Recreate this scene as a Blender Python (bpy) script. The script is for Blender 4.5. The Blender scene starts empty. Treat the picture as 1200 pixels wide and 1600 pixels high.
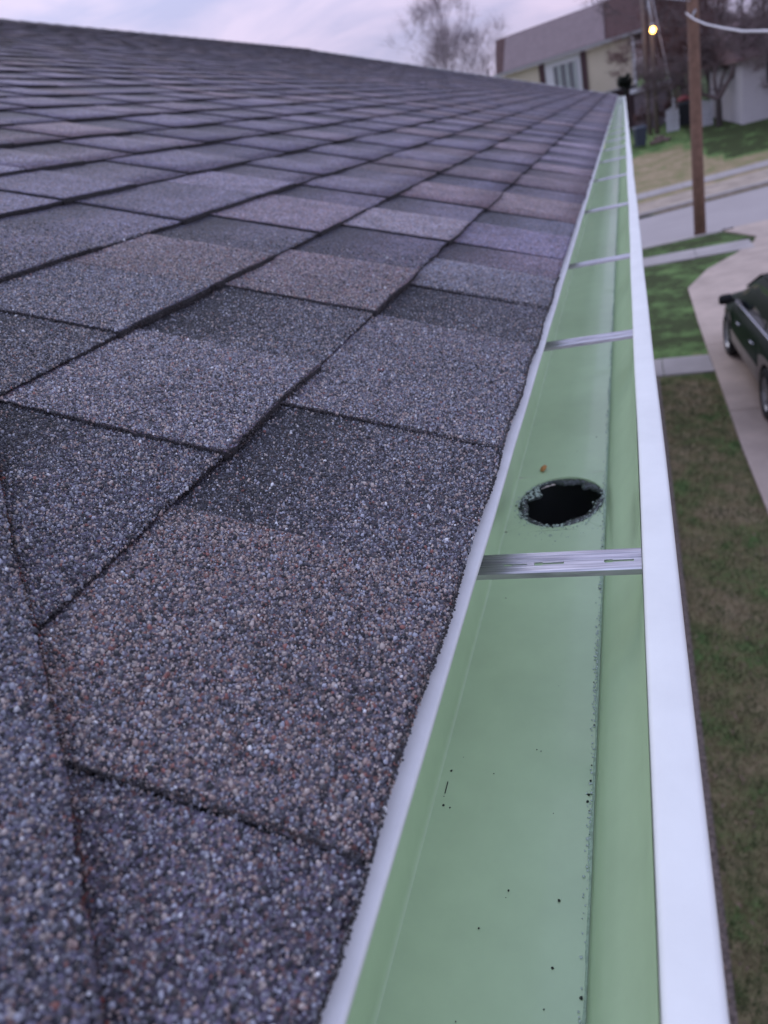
import bpy, bmesh, math, random
import numpy as np
from mathutils import Matrix, Vector

random.seed(11)
RNG = np.random.default_rng(7)
sc = bpy.context.scene
COL = sc.collection
R = math.radians

# ------------------------------------------------------------------ camera
CAM = np.array([0.08666, 0.0, 0.185])
BASIS = [[0.9333786, 0.0675825, 0.3524727],
         [0.2748773, 0.4968370, -0.8231619],
         [-0.2307528, 0.8652084, 0.4451601]]
cam_d = bpy.data.cameras.new('camera')
cam_d.sensor_fit = 'VERTICAL'; cam_d.sensor_height = 36; cam_d.sensor_width = 27
cam_d.lens = 25.2
cam_d.clip_start = 0.01; cam_d.clip_end = 2000
cam_d.dof.use_dof = True
cam_d.dof.focus_distance = 0.365
cam_d.dof.aperture_fstop = 11.3
cam = bpy.data.objects.new('camera', cam_d)
m = Matrix(BASIS).to_4x4(); m.translation = Vector(CAM)
cam.matrix_world = m
COL.objects.link(cam); sc.camera = cam

# ------------------------------------------------------------------ world and sun
SUN_EL, SUN_AZ = R(38), R(-40)          # azimuth from +Y towards +X
w = bpy.data.worlds.new('World'); sc.world = w; w.use_nodes = True
nt = w.node_tree; nt.nodes.clear()
def wn(t, **k):
    n = nt.nodes.new(t)
    for a, b in k.items(): setattr(n, a, b)
    return n
out = wn('ShaderNodeOutputWorld')
sky = wn('ShaderNodeTexSky', sky_type='NISHITA', sun_disc=False, sun_elevation=SUN_EL, sun_rotation=SUN_AZ)
bg1 = wn('ShaderNodeBackground'); bg1.inputs[1].default_value = 0.1
nt.links.new(sky.outputs[0], bg1.inputs[0])
tc = wn('ShaderNodeTexCoord'); sep = wn('ShaderNodeSeparateXYZ')
nt.links.new(tc.outputs['Generated'], sep.inputs[0])
mp = wn('ShaderNodeMapping'); mp.inputs['Scale'].default_value = (1.0, 1.0, 4.5)
nt.links.new(tc.outputs['Generated'], mp.inputs[0])
ns = wn('ShaderNodeTexNoise'); ns.inputs['Scale'].default_value = 3.4; ns.inputs['Detail'].default_value = 7; ns.inputs['Roughness'].default_value = .55
ns.inputs['Distortion'].default_value = .4
nt.links.new(mp.outputs[0], ns.inputs[0])
cr = wn('ShaderNodeValToRGB'); cr.color_ramp.elements[0].position = .42; cr.color_ramp.elements[1].position = .60
nt.links.new(ns.outputs[0], cr.inputs[0])
grad = wn('ShaderNodeValToRGB')
e = grad.color_ramp.elements
e[0].position = 0.0; e[0].color = (.44, .39, .60, 1)
e[1].position = 1.0; e[1].color = (.72, .92, 1.34, 1)
x = e.new(.12); x.color = (.42, .40, .64, 1)
x = e.new(.40); x.color = (.60, .68, 1.05, 1)
nt.links.new(sep.outputs[2], grad.inputs[0])
cm = wn('ShaderNodeMix', data_type='RGBA')
cl = wn('ShaderNodeValToRGB'); cl.color_ramp.elements[0].color = (.72, .56, .78, 1); cl.color_ramp.elements[1].color = (.88, .80, 1.02, 1); cl.color_ramp.elements[1].position = .5
nt.links.new(sep.outputs[2], cl.inputs[0]); nt.links.new(cl.outputs[0], cm.inputs[7])
mul = wn('ShaderNodeMath', operation='MULTIPLY'); mul.inputs[1].default_value = .75
nt.links.new(cr.outputs[0], mul.inputs[0]); nt.links.new(mul.outputs[0], cm.inputs[0])
nt.links.new(grad.outputs[0], cm.inputs[6])
bg2 = wn('ShaderNodeBackground'); nt.links.new(cm.outputs[2], bg2.inputs[0]); bg2.inputs[1].default_value = 1.0
mx = wn('ShaderNodeMixShader'); mx.inputs[0].default_value = .88
nt.links.new(bg1.outputs[0], mx.inputs[1]); nt.links.new(bg2.outputs[0], mx.inputs[2])
nt.links.new(mx.outputs[0], out.inputs[0])

sun_d = bpy.data.lights.new('sun', 'SUN'); sun_d.energy = 0.5; sun_d.angle = R(35); sun_d.color = (1, .96, .93)
sun = bpy.data.objects.new('sun', sun_d); COL.objects.link(sun)
sd = Vector((math.sin(SUN_AZ) * math.cos(SUN_EL), math.cos(SUN_AZ) * math.cos(SUN_EL), math.sin(SUN_EL)))
sun.rotation_euler = sd.to_track_quat('Z', 'Y').to_euler()
sc.view_settings.view_transform = 'Standard'; sc.view_settings.look = 'None'
sc.view_settings.exposure = 0.20; sc.view_settings.gamma = 1.0
sc.view_settings.use_curve_mapping = False
sc.render.engine = 'CYCLES'
sc.cycles.use_denoising = True

# ------------------------------------------------------------------ helpers
G = -3.965                                   # level of the near garden
SL = R(21); CS, SN = math.cos(SL), math.sin(SL)

class MB:
    """collects geometry for one mesh"""
    def __init__(s): s.v = []; s.f = []; s.mi = []; s.sm = []
    def add(s, vs, fs, mi=0, smooth=False):
        b = len(s.v); s.v.extend([tuple(p) for p in vs])
        for f in fs:
            s.f.append(tuple(b + i for i in f)); s.mi.append(mi); s.sm.append(smooth)
    def box(s, x0, x1, y0, y1, z0, z1, mi=0, fr=None):
        vs = [(x0,y0,z0),(x1,y0,z0),(x1,y1,z0),(x0,y1,z0),(x0,y0,z1),(x1,y0,z1),(x1,y1,z1),(x0,y1,z1)]
        if fr: vs = [fr(*p) for p in vs]
        s.add(vs, [(0,3,2,1),(4,5,6,7),(0,1,5,4),(1,2,6,5),(2,3,7,6),(3,0,4,7)], mi)
    def tube(s, pts, rad, n=8, mi=0, cap=True, smooth=True):
        pts = [Vector(p) for p in pts]
        if not hasattr(rad, '__len__'): rad = [rad] * len(pts)
        vs = []; up = None
        for i, p in enumerate(pts):
            d = (pts[min(i+1, len(pts)-1)] - pts[max(i-1, 0)]).normalized()
            if up is None: up = Vector((0,0,1)) if abs(d.z) < .9 else Vector((1,0,0))
            a = d.cross(up).normalized(); b = a.cross(d).normalized(); up = b
            for k in range(n):
                t = 2*math.pi*k/n; vs.append(p + (a*math.cos(t) + b*math.sin(t))*rad[i])
        fs = []
        for i in range(len(pts)-1):
            for k in range(n):
                k2 = (k+1) % n; fs.append((i*n+k, i*n+k2, (i+1)*n+k2, (i+1)*n+k))
        s.add(vs, fs, mi, smooth)
        if cap:
            b = len(s.v) - len(vs)
            s.f.append(tuple(b+k for k in range(n))[::-1]); s.mi.append(mi); s.sm.append(False)
            s.f.append(tuple(b+(len(pts)-1)*n+k for k in range(n))); s.mi.append(mi); s.sm.append(False)
    def extrude(s, prof, ys, mi=0, smooth=False, closed=False, fn=None):
        """sweep an x,z profile along y stations"""
        n = len(prof); vs = []
        for y in ys:
            for (px, pz) in prof:
                p = (px, y, pz); vs.append(fn(*p) if fn else p)
        fs = []
        mm = n if closed else n-1
        for i in range(len(ys)-1):
            for k in range(mm):
                k2 = (k+1) % n; fs.append((i*n+k, i*n+k2, (i+1)*n+k2, (i+1)*n+k))
        s.add(vs, fs, mi, smooth)
        if closed:
            b = len(s.v)-len(vs)
            s.f.append(tuple(b+k for k in range(n))); s.mi.append(mi); s.sm.append(False)
            s.f.append(tuple(b+(len(ys)-1)*n+k for k in range(n))[::-1]); s.mi.append(mi); s.sm.append(False)
    def build(s, name, mats, parent=None, bevel=0):
        me = bpy.data.meshes.new(name); me.from_pydata(s.v, [], s.f)
        if not isinstance(mats, (list, tuple)): mats = [mats]
        for q in mats: me.materials.append(q)
        me.polygons.foreach_set('material_index', s.mi); me.polygons.foreach_set('use_smooth', s.sm)
        me.update()
        o = bpy.data.objects.new(name, me); COL.objects.link(o)
        if parent is not None:
            o.parent = parent
        if bevel:
            b = o.modifiers.new('bevel', 'BEVEL'); b.width = bevel; b.segments = 2; b.limit_method = 'ANGLE'
        return o

def tag(o, label=None, cat=None, group=None, kind=None):
    if label: o['label'] = label
    if cat: o['category'] = cat
    if group: o['group'] = group
    if kind: o['kind'] = kind
    return o
def empty(name, loc=(0,0,0), rz=0, **k):
    o = bpy.data.objects.new(name, None); COL.objects.link(o); o.location = loc; o.rotation_euler = (0,0,rz)
    o.empty_display_size = .1
    return tag(o, **k)
def rebase(o):
    """keep a part's world coordinates while it hangs under a thing placed at its base"""
    p = o.parent; off = Vector((0,0,0))
    q = p
    while q is not None: off += q.location; q = q.parent
    o.location = -off
    return o
def copy_tree(o, parent=None):
    c = o.copy(); COL.objects.link(c); c.parent = parent
    for ch in [q for q in o.children]: copy_tree(ch, c)
    return c

# ------------------------------------------------------------------ materials
def mat(name, color, rough=.6, metal=0, spec=.5, coat=0, trans=0, emit=None, estr=0, bump=None, var=None, alpha=None):
    """bump = (scale, distance, detail); var = (scale, amount, detail) noise on value; procedural colours only"""
    m = bpy.data.materials.new(name); m.use_nodes = True; t = m.node_tree
    b = t.nodes['Principled BSDF']
    b.inputs['Base Color'].default_value = (*color, 1); b.inputs['Roughness'].default_value = rough
    b.inputs['Metallic'].default_value = metal; b.inputs['Specular IOR Level'].default_value = spec
    b.inputs['Coat Weight'].default_value = coat; b.inputs['Transmission Weight'].default_value = trans
    if emit: b.inputs['Emission Color'].default_value = (*emit, 1); b.inputs['Emission Strength'].default_value = estr
    tcn = t.nodes.new('ShaderNodeTexCoord')
    if var:
        n = t.nodes.new('ShaderNodeTexNoise'); n.inputs['Scale'].default_value = var[0]; n.inputs['Detail'].default_value = var[2] if len(var) > 2 else 5
        n.inputs['Roughness'].default_value = .6
        t.links.new(tcn.outputs['Object'], n.inputs[0])
        mr = t.nodes.new('ShaderNodeMapRange'); mr.inputs[1].default_value = .3; mr.inputs[2].default_value = .7
        mr.inputs[3].default_value = 1-var[1]; mr.inputs[4].default_value = 1+var[1]
        t.links.new(n.outputs[0], mr.inputs[0])
        vm = t.nodes.new('ShaderNodeVectorMath'); vm.operation = 'SCALE'; vm.inputs[0].default_value = color
        t.links.new(mr.outputs[0], vm.inputs['Scale']); t.links.new(vm.outputs[0], b.inputs['Base Color'])
    if bump:
        n = t.nodes.new('ShaderNodeTexNoise'); n.inputs['Scale'].default_value = bump[0]; n.inputs['Detail'].default_value = bump[2] if len(bump) > 2 else 3
        t.links.new(tcn.outputs['Object'], n.inputs[0])
        bp = t.nodes.new('ShaderNodeBump'); bp.inputs['Distance'].default_value = bump[1]
        t.links.new(n.outputs[0], bp.inputs['Height']); t.links.new(bp.outputs[0], b.inputs['Normal'])
    return m

def shingle_mat():
    m = bpy.data.materials.new('mineral_shingle'); m.use_nodes = True; t = m.node_tree; L = t.links
    b = t.nodes['Principled BSDF']; b.inputs['Roughness'].default_value = .78; b.inputs['Specular IOR Level'].default_value = .35
    tcn = t.nodes.new('ShaderNodeTexCoord')
    v = t.nodes.new('ShaderNodeTexVoronoi'); v.inputs['Scale'].default_value = 640; L.new(tcn.outputs['Object'], v.inputs['Vector'])
    sp = t.nodes.new('ShaderNodeSeparateXYZ'); L.new(v.outputs['Color'], sp.inputs[0])
    r = t.nodes.new('ShaderNodeValToRGB'); r.color_ramp.interpolation = 'CONSTANT'; el = r.color_ramp.elements
    el[0].position = 0; el[0].color = (.22,.22,.27,1); el[1].position = .2; el[1].color = (.6,.62,.74,1)
    for p, c in ((.40,(1.0,.96,1.0,1)), (.60,(1.35,1.42,1.65,1)), (.74,(1.5,1.25,1.05,1)), (.88,(1.25,.72,.58,1)), (.93,(2.0,2.1,2.3,1))):
        q = el.new(p); q.color = c
    L.new(sp.outputs[0], r.inputs[0])
    at = t.nodes.new('ShaderNodeAttribute'); at.attribute_name = 'Tint'
    n = t.nodes.new('ShaderNodeTexNoise'); n.inputs['Scale'].default_value = 22; n.inputs['Detail'].default_value = 6; n.inputs['Roughness'].default_value = .65
    L.new(tcn.outputs['Object'], n.inputs[0])
    mr = t.nodes.new('ShaderNodeMapRange'); mr.inputs[1].default_value = .3; mr.inputs[2].default_value = .7; mr.inputs[3].default_value = .74; mr.inputs[4].default_value = 1.24
    L.new(n.outputs[0], mr.inputs[0])
    a = t.nodes.new('ShaderNodeVectorMath'); a.operation = 'MULTIPLY'; L.new(r.outputs[0], a.inputs[0]); L.new(at.outputs['Color'], a.inputs[1])
    s_ = t.nodes.new('ShaderNodeVectorMath'); s_.operation = 'SCALE'; L.new(a.outputs[0], s_.inputs[0]); L.new(mr.outputs[0], s_.inputs['Scale'])
    L.new(s_.outputs[0], b.inputs['Base Color'])
    bp = t.nodes.new('ShaderNodeBump'); bp.invert = True; bp.inputs['Distance'].default_value = .0007; bp.inputs['Strength'].default_value = .8
    L.new(v.outputs['Distance'], bp.inputs['Height']); L.new(bp.outputs[0], b.inputs['Normal'])
    return m

def granule_mat():
    m = bpy.data.materials.new('stone_granule'); m.use_nodes = True; t = m.node_tree
    b = t.nodes['Principled BSDF']; b.inputs['Roughness'].default_value = .62; b.inputs['Specular IOR Level'].default_value = .45
    at = t.nodes.new('ShaderNodeAttribute'); at.attribute_name = 'Tint'
    t.links.new(at.outputs['Color'], b.inputs['Base Color'])
    return m

def grass_mat():
    m = bpy.data.materials.new('lawn_turf'); m.use_nodes = True; t = m.node_tree; L = t.links
    b = t.nodes['Principled BSDF']; b.inputs['Roughness'].default_value = .9; b.inputs['Specular IOR Level'].default_value = .1
    g = t.nodes.new('ShaderNodeNewGeometry')
    at = t.nodes.new('ShaderNodeAttribute'); at.attribute_name = 'Dry'
    n1 = t.nodes.new('ShaderNodeTexNoise'); n1.inputs['Scale'].default_value = 1.7; n1.inputs['Detail'].default_value = 8; n1.inputs['Roughness'].default_value = .7
    n2 = t.nodes.new('ShaderNodeTexNoise'); n2.inputs['Scale'].default_value = 19; n2.inputs['Detail'].default_value = 6; n2.inputs['Roughness'].default_value = .75
    L.new(g.outputs['Position'], n1.inputs[0]); L.new(g.outputs['Position'], n2.inputs[0])
    a0 = t.nodes.new('ShaderNodeMath'); a0.operation = 'MULTIPLY_ADD'; L.new(n1.outputs[0], a0.inputs[0]); a0.inputs[1].default_value = 1.8; a0.inputs[2].default_value = -.4
    a = t.nodes.new('ShaderNodeMath'); a.operation = 'ADD'; L.new(a0.outputs[0], a.inputs[0]); L.new(at.outputs['Fac'], a.inputs[1])
    c = t.nodes.new('ShaderNodeMath'); c.operation = 'MULTIPLY_ADD'; L.new(n2.outputs[0], c.inputs[0]); c.inputs[1].default_value = .6; L.new(a.outputs[0], c.inputs[2])
    r = t.nodes.new('ShaderNodeValToRGB'); el = r.color_ramp.elements
    el[0].position = .26; el[0].color = (.055,.070,.030,1); el[1].position = 1.0; el[1].color = (.42,.32,.22,1)
    q = el.new(.48); q.color = (.135,.225,.078,1); q = el.new(.60); q.color = (.21,.21,.10,1); q = el.new(.74); q.color = (.29,.235,.14,1)
    mr = t.nodes.new('ShaderNodeMapRange'); mr.inputs[1].default_value = .35; mr.inputs[2].default_value = 1.75; L.new(c.outputs[0], mr.inputs[0])
    L.new(mr.outputs[0], r.inputs[0]); L.new(r.outputs[0], b.inputs['Base Color'])
    bp = t.nodes.new('ShaderNodeBump'); bp.inputs['Distance'].default_value = .015; L.new(n2.outputs[0], bp.inputs['Height']); L.new(bp.outputs[0], b.inputs['Normal'])
    return m

M = dict(
 shingle=shingle_mat(), granule=granule_mat(), grass=grass_mat(),
 asphalt_edge=mat('asphalt_edge', (.032,.030,.034), .85, bump=(900,.0006,4), var=(500,.7,3)),
 deck=mat('roof_underlay', (.02,.02,.022), .9),
 green=mat('green_enamel', (.57,.70,.47), .32, spec=.5, coat=.2, bump=(14,.00035,2), var=(30,.05,8)),
 white=mat('white_enamel', (.745,.745,.74), .45, bump=(1500,.00008,2), var=(25,.05,9)),
 drip=mat('white_drip_metal', (.70,.70,.72), .5, bump=(120,.0002,3), var=(60,.06)),
 sealant=mat('grey_sealant', (.055,.060,.070), .22, bump=(260,.002,4), var=(140,.95,4)),
 clear=mat('clear_sealant', (.62,.70,.68), .12, spec=.8),
 clearline=mat('cured_sealant', (.46,.58,.46), .25, spec=.6, bump=(700,.0006,4), var=(400,.25,4)),
 dirt=mat('dark_dirt', (.03,.035,.03), .8),
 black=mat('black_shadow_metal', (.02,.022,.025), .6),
 leaf=mat('orange_dry_leaf', (.55,.22,.07), .6, var=(400,.3)),
 siding=mat('pale_siding', (.55,.54,.5), .6),
 mulch=mat('brown_mulch', (.21,.165,.15), .95, bump=(60,.03,5), var=(35,.6,6)),
 concrete=mat('driveway_concrete', (.45,.355,.31), .85, bump=(90,.004,5), var=(1.6,.2,9)),
 walk=mat('pavement_concrete', (.36,.32,.32), .85, bump=(60,.004,4), var=(1.4,.14,7)),
 street=mat('street_surface', (.37,.325,.33), .85, bump=(40,.004,4), var=(.5,.07,8)),
 kerb=mat('kerb_concrete', (.40,.36,.34), .85, var=(3,.15)),
 dust=mat('dusty_soil', (.36,.29,.24), .95, var=(1.5,.3)),
 blade=mat('grass_blade', (.085,.115,.045), .8, var=(3,.5)), blade_dry=mat('dry_grass_blade', (.25,.21,.12), .8, var=(3,.4)),
 litter=mat('dry_leaf_litter', (.20,.14,.10), .8, var=(20,.5)),
 paint=mat('dark_green_paint', (.004,.016,.008), .42, spec=.08, coat=0),
 cladding=mat('beige_body_cladding', (.33,.28,.26), .5, var=(4,.12)),
 glass=mat('tinted_car_glass', (.015,.02,.025), .05, spec=.8),
 chrome=mat('window_trim_metal', (.55,.55,.62), .25, metal=.8),
 rubber=mat('tyre_rubber', (.012,.012,.013), .8),
 rim=mat('silver_rim', (.40,.40,.42), .35, metal=.7),
 lampred=mat('red_lens', (.25,.01,.01), .2, coat=.5),
 lampwhite=mat('clear_lens', (.7,.7,.7), .1, coat=.5),
 wood=mat('brown_pole_wood', (.20,.115,.082), .85, bump=(25,.01,5), var=(6,.25,6)),
 wood2=mat('grey_pole_wood', (.20,.155,.14), .85, bump=(25,.01,5), var=(5,.25)),
 cable=mat('pale_cable', (.62,.60,.64), .5),
 steel=mat('galvanised_steel', (.42,.42,.45), .45, metal=.6),
 lamp=mat('lamp_glow', (1,.7,.3), .4, emit=(1.0,.50,.10), estr=14),
 cream=mat('cream_wall', (.56,.49,.38), .8, var=(.8,.06)),
 mansard=mat('grey_brown_roof_panel', (.30,.235,.25), .7, bump=(18,.01,4), var=(3,.10,6)),
 mansard2=mat('dark_brown_roof_shingle', (.13,.075,.075), .8, bump=(14,.02,4), var=(9,.30,5)),
 gut=mat('pale_eave_metal', (.33,.32,.33), .5),
 maroon=mat('maroon_panel', (.055,.022,.028), .6),
 wframe=mat('white_window_frame', (.60,.60,.62), .5),
 pane=mat('window_glass', (.10,.12,.13), .08, spec=.8),
 curtain=mat('pale_curtain', (.42,.46,.45), .8),
 garage=mat('white_render', (.50,.48,.50), .8, var=(.7,.07)),
 redroof=mat('pink_brown_roof', (.20,.125,.13), .8, var=(2,.15)),
 bark=mat('dark_bark', (.060,.048,.046), .9, var=(5,.3)),
 twig=mat('grey_brown_twig', (.14,.105,.105), .9, var=(1.5,.3)),
 twig_red=mat('reddish_twig', (.17,.095,.090), .9, var=(1.5,.4)),
 twig_pale=mat('pale_grey_twig', (.32,.26,.29), .9, var=(1,.2)),
 bin=mat('navy_plastic', (.030,.040,.065), .5),
 darkbin=mat('black_plastic', (.010,.013,.022), .5),
 redcloth=mat('faded_red', (.32,.08,.09), .8),
 shed=mat('grey_shed_board', (.16,.13,.15), .8, var=(2,.2)),
 fence=mat('white_fence_board', (.55,.55,.60), .7, var=(3,.12)),
 bush=mat('dark_bush_leaf', (.022,.030,.022), .8),
 log=mat('cut_log', (.22,.16,.14), .9, var=(4,.4)),
)
def brushed():
    m = bpy.data.materials.new('brushed_aluminium'); m.use_nodes = True; t = m.node_tree; L = t.links
    b = t.nodes['Principled BSDF']; b.inputs['Metallic'].default_value = .95; b.inputs['Roughness'].default_value = .34
    tcn = t.nodes.new('ShaderNodeTexCoord'); mp = t.nodes.new('ShaderNodeMapping'); mp.inputs['Scale'].default_value = (25, 900, 200)
    n = t.nodes.new('ShaderNodeTexNoise'); n.inputs['Scale'].default_value = 1; n.inputs['Detail'].default_value = 5
    L.new(tcn.outputs['Object'], mp.inputs[0]); L.new(mp.outputs[0], n.inputs[0])
    r = t.nodes.new('ShaderNodeValToRGB'); r.color_ramp.elements[0].position = .3; r.color_ramp.elements[1].position = .7
    r.color_ramp.elements[0].color = (.30,.28,.32,1); r.color_ramp.elements[1].color = (.70,.67,.72,1)
    L.new(n.outputs[0], r.inputs[0]); L.new(r.outputs[0], b.inputs['Base Color'])
    bp = t.nodes.new('ShaderNodeBump'); bp.inputs['Distance'].default_value = .0003; L.new(n.outputs[0], bp.inputs['Height']); L.new(bp.outputs[0], b.inputs['Normal'])
    return m
M['alu'] = brushed()

# ------------------------------------------------------------------ ground
def lerp_table(tab, v):
    if v <= tab[0][0]: return tab[0][1]
    for (a, fa), (b, fb) in zip(tab, tab[1:]):
        if v <= b: return fa + (fb-fa)*(v-a)/(b-a)
    return tab[-1][1]
TT = [(35.2, G), (42, -2.95), (48, -2.65), (55, -2.32), (80, -1.3), (140, -.2), (400, 1.2)]
def T(y): return lerp_table(TT, y)
def yN(x): return 21.9 + .2*max(-25, min(x, 14))
def yF(x): return 27.75 + (.38 if x > 0 else .2)*max(-25, min(x, 10))
def ys1(x): return 30.2 + (.52 if x > 0 else .2)*max(-25, min(x, 8))      # far pavement, near side
def ys2(x): return 32.9 + (.40 if x > 0 else .2)*max(-25, min(x, 8))
def dryness(x, y):
    if y < 11.5: d = .50 - .10*max(0, min(1, (x-.8)/.3)) + (.35*math.exp(-((x-.75)**2/.05+(y-10.7)**2/.4))) + .1*max(0, (4-y)/4)
    elif y < 20.7: d = -.02 + (.25 if y < 12.6 else 0)
    elif y < 28: d = -.08
    elif y < (41 if x < 2 else max(36.9, 41-2.2*(x-2))): d = .62
    else: d = .15 if x < 3 else -.12
    return d
xs = [-200,-120,-70,-40,-25,-15,-8,-4,-2,-1,-.35] + [i*.2-.2 for i in range(1, 42)] + [9,10,12,14,17,20,25,35,50,75,120,200]
mb = MB(); rows = []; dry = []
near = [-150,-60,-30,-10] + [-4+i*.5 for i in range(0, 50)]
for x in xs:
    a, b = yN(x), yF(x)
    ylist = [(y*min(1, (a-.4)/20.5) if y > 0 else y, G-.03) for y in near] + [(a-.2, G-.03), (a, G-.03), (a+.01, G-.17), (b-.01, G-.17), (b, G-.03)]
    y = b
    far = [b+(35.2-b)*i/8 for i in range(1, 9)] if b < 35 else [b+.1*i for i in range(1, 9)]
    far += [35.6,36.2,37,38,39,40,41,42,43.5,45,46.5,48,50,52.5,55,60,67,80,100,140,200,300,500]
    prev = b
    for q in far:
        q = max(q, prev+.05); prev = q; ylist.append((q, T(q)-.03))
    rows.append([(x, q, z) for q, z in ylist]); dry.append([dryness(x, q) for q, z in ylist])
n = len(rows[0]); V = [p for r_ in rows for p in r_]; F = []
for i in range(len(rows)-1):
    for k in range(n-1): F.append((i*n+k, (i+1)*n+k, (i+1)*n+k+1, i*n+k+1))
mb.add(V, F, 0, False)
ground = mb.build('ground', M['grass']); tag(ground, kind='structure')
att = ground.data.attributes.new('Dry', 'FLOAT', 'POINT'); att.data.foreach_set('value', [d for r_ in dry for d in r_])

def band(name, f0, f1, z, m, x0=-60, x1=60, th=.0, follow=False):
    mb = MB(); xx = [x for x in xs if x0 <= x <= x1]
    for a, b in zip(xx, xx[1:]):
        P = []
        for X, fn in ((a, f0), (b, f0), (b, f1), (a, f1)):
            y = fn(X); P.append((X, y, (T(y) if follow else G)+z))
        mb.add(P, [(0,1,2,3)])
        if th:
            Q = [(p[0], p[1], p[2]-th) for p in P]
            mb.add(P+Q, [(0,4,5,1), (3,2,6,7)])
    return mb.build(name, m)
tag(band('road', lambda x: yN(x)+.012, lambda x: yF(x)-.012, -.155, M['street']), kind='structure')
tag(band('near_kerb', lambda x: yN(x)-.16, lambda x: yN(x)+.004, .0, M['kerb'], x0=-60, x1=2.6, th=.16), kind='structure')
tag(band('far_kerb', lambda x: yF(x)-.004, lambda x: yF(x)+.22, .0, M['kerb'], th=.16), kind='structure')
tag(band('soil_verge', lambda x: yF(x)+.22, lambda x: min(ys1(x), 35.1), -.022, M['dust'], x0=-60), kind='structure')
# driveway and pavement of separate slabs
def slab(parent, poly, top=G, th=.09, m='concrete'):
    n = len(poly); mb = MB()
    mb.add([(x, y, top) for x, y in poly]+[(x, y, top-th) for x, y in poly],
           [tuple(range(n))]+[(i, i+n, (i+1) % n+n, (i+1) % n) for i in range(n)])
    o = mb.build('slab', M[m], parent); rebase(o); return o
drive = empty('driveway', (3, 10, G), kind='structure')
edge = [(-8, 1.35), (7.08, 1.163), (8.63, 1.119), (11.24, 1.095), (12.16, 1.08), (14.2, 1.063), (16.67, 1.068), (18.1, 1.57), (19.2, 2.29), (20.1, 2.72)]
def xw(y): return lerp_table(edge, y)
cuts = [-8, -5, -2, 1, 4, 6.9, 9.8, 12.7, 15.6, 17.9, 20.1]
for a, b in zip(cuts, cuts[1:]):
    yy = [a+.008] + [q for q, _ in edge if a+.01 < q < b-.01] + [b-.008]
    for (u0, u1) in ((None, 3.4), (3.416, 5.8)):
        if u0 is None: poly = [(xw(q), q) for q in yy][::-1] + [(u1, yy[0]), (u1, yy[-1])]
        else: poly = [(u0, yy[-1]), (u0, yy[0]), (u1, yy[0]), (u1, yy[-1])]
        slab(drive, poly)
apron = [(2.85, 20.12), (5.8, 20.12), (6.3, 22.9), (2.98, 20.75)]
slab(drive, [(2.78, 20.116), (5.9, 20.116), (6.5, 23.15), (2.27, 22.36), (2.93, 20.75)])
walk = empty('sidewalk', (0, 20.2, G), kind='structure')
for i in range(12):
    a = -12.5 + i*1.27
    slab(walk, [(a, 19.52), (a+1.255, 19.50), (a+1.255, 20.52), (a, 20.50)], m='walk', top=G+.002)
path = empty('garden_path', (.6, 11.9, G), kind='structure')
slab(path, [(-.34, 11.50), (.36, 11.50), (.36, 12.3), (-.34, 12.3)], m='walk', top=G+.002)
slab(path, [(.372, 11.50), (1.085, 11.42), (1.07, 12.20), (.372, 12.3)], m='walk', top=G+.002)
fw = empty('far_sidewalk', (0, 31, G), kind='structure')
for i in range(16):
    a = -3.2 + i*1.3
    b = a+1.285
    def P(x, fn, d=0):
        y = fn(x)+d; return (x, y, T(y)+.002)
    q = [P(a, ys2, -1.5), P(b, ys2, -1.5), P(b, ys2), P(a, ys2)]
    mb = MB(); mb.add(q+[(x, y, z-.1) for x, y, z in q], [(0,1,2,3), (0,4,5,1), (1,5,6,2), (2,6,7,3), (3,7,4,0)])
    rebase(mb.build('slab', M['walk'], fw))
bed = MB(); bed.box(-.36, .30, -6, 11.38, G-.1, G-.005)
tag(bed.build('mulch_bed', M['mulch']), kind='structure')
# grass blades and litter near the house
mb = MB()
for i in range(60000):
    y = 1.2 + 11*random.random()**1.5; x = random.uniform(.28, xw(y)-.01)
    if 11.4 < y < 12.32: continue
    hgt = random.uniform(.02, .055); tuft = math.sin(x*23+math.sin(y*9)*2)+math.sin(y*17+x*11)+random.gauss(0,.8); a = random.random()*6.28; l = random.uniform(-.03, .03)
    mb.add([(x, y, G-.035), (x+.006*math.cos(a), y+.006*math.sin(a), G-.035), (x+l, y+random.uniform(-.03, .03), G-.03+hgt)], [(0,1,2)], 1 if tuft > .1 else 0)
tag(mb.build('grass', [M['blade'], M['blade_dry']]), 'short olive grass beside the house wall', 'grass', kind='stuff')
mb = MB()
for i in range(420):
    y = random.uniform(1, 7); x = random.uniform(.2, 1.1); s = random.uniform(.006, .02); a = random.random()*6.28
    c, d = math.cos(a)*s, math.sin(a)*s; z = G+.015
    mb.add([(x-c, y-d, z), (x+d*.5, y-c*.5, z+.008), (x+c, y+d, z+.004), (x-d*.5, y+c*.5, z+random.uniform(-.005, .01))], [(0,1,2,3)])
tag(mb.build('leaf_litter', M['litter']), 'scattered dry brown leaf bits on the narrow lawn', 'leaf litter', kind='stuff')

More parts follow.
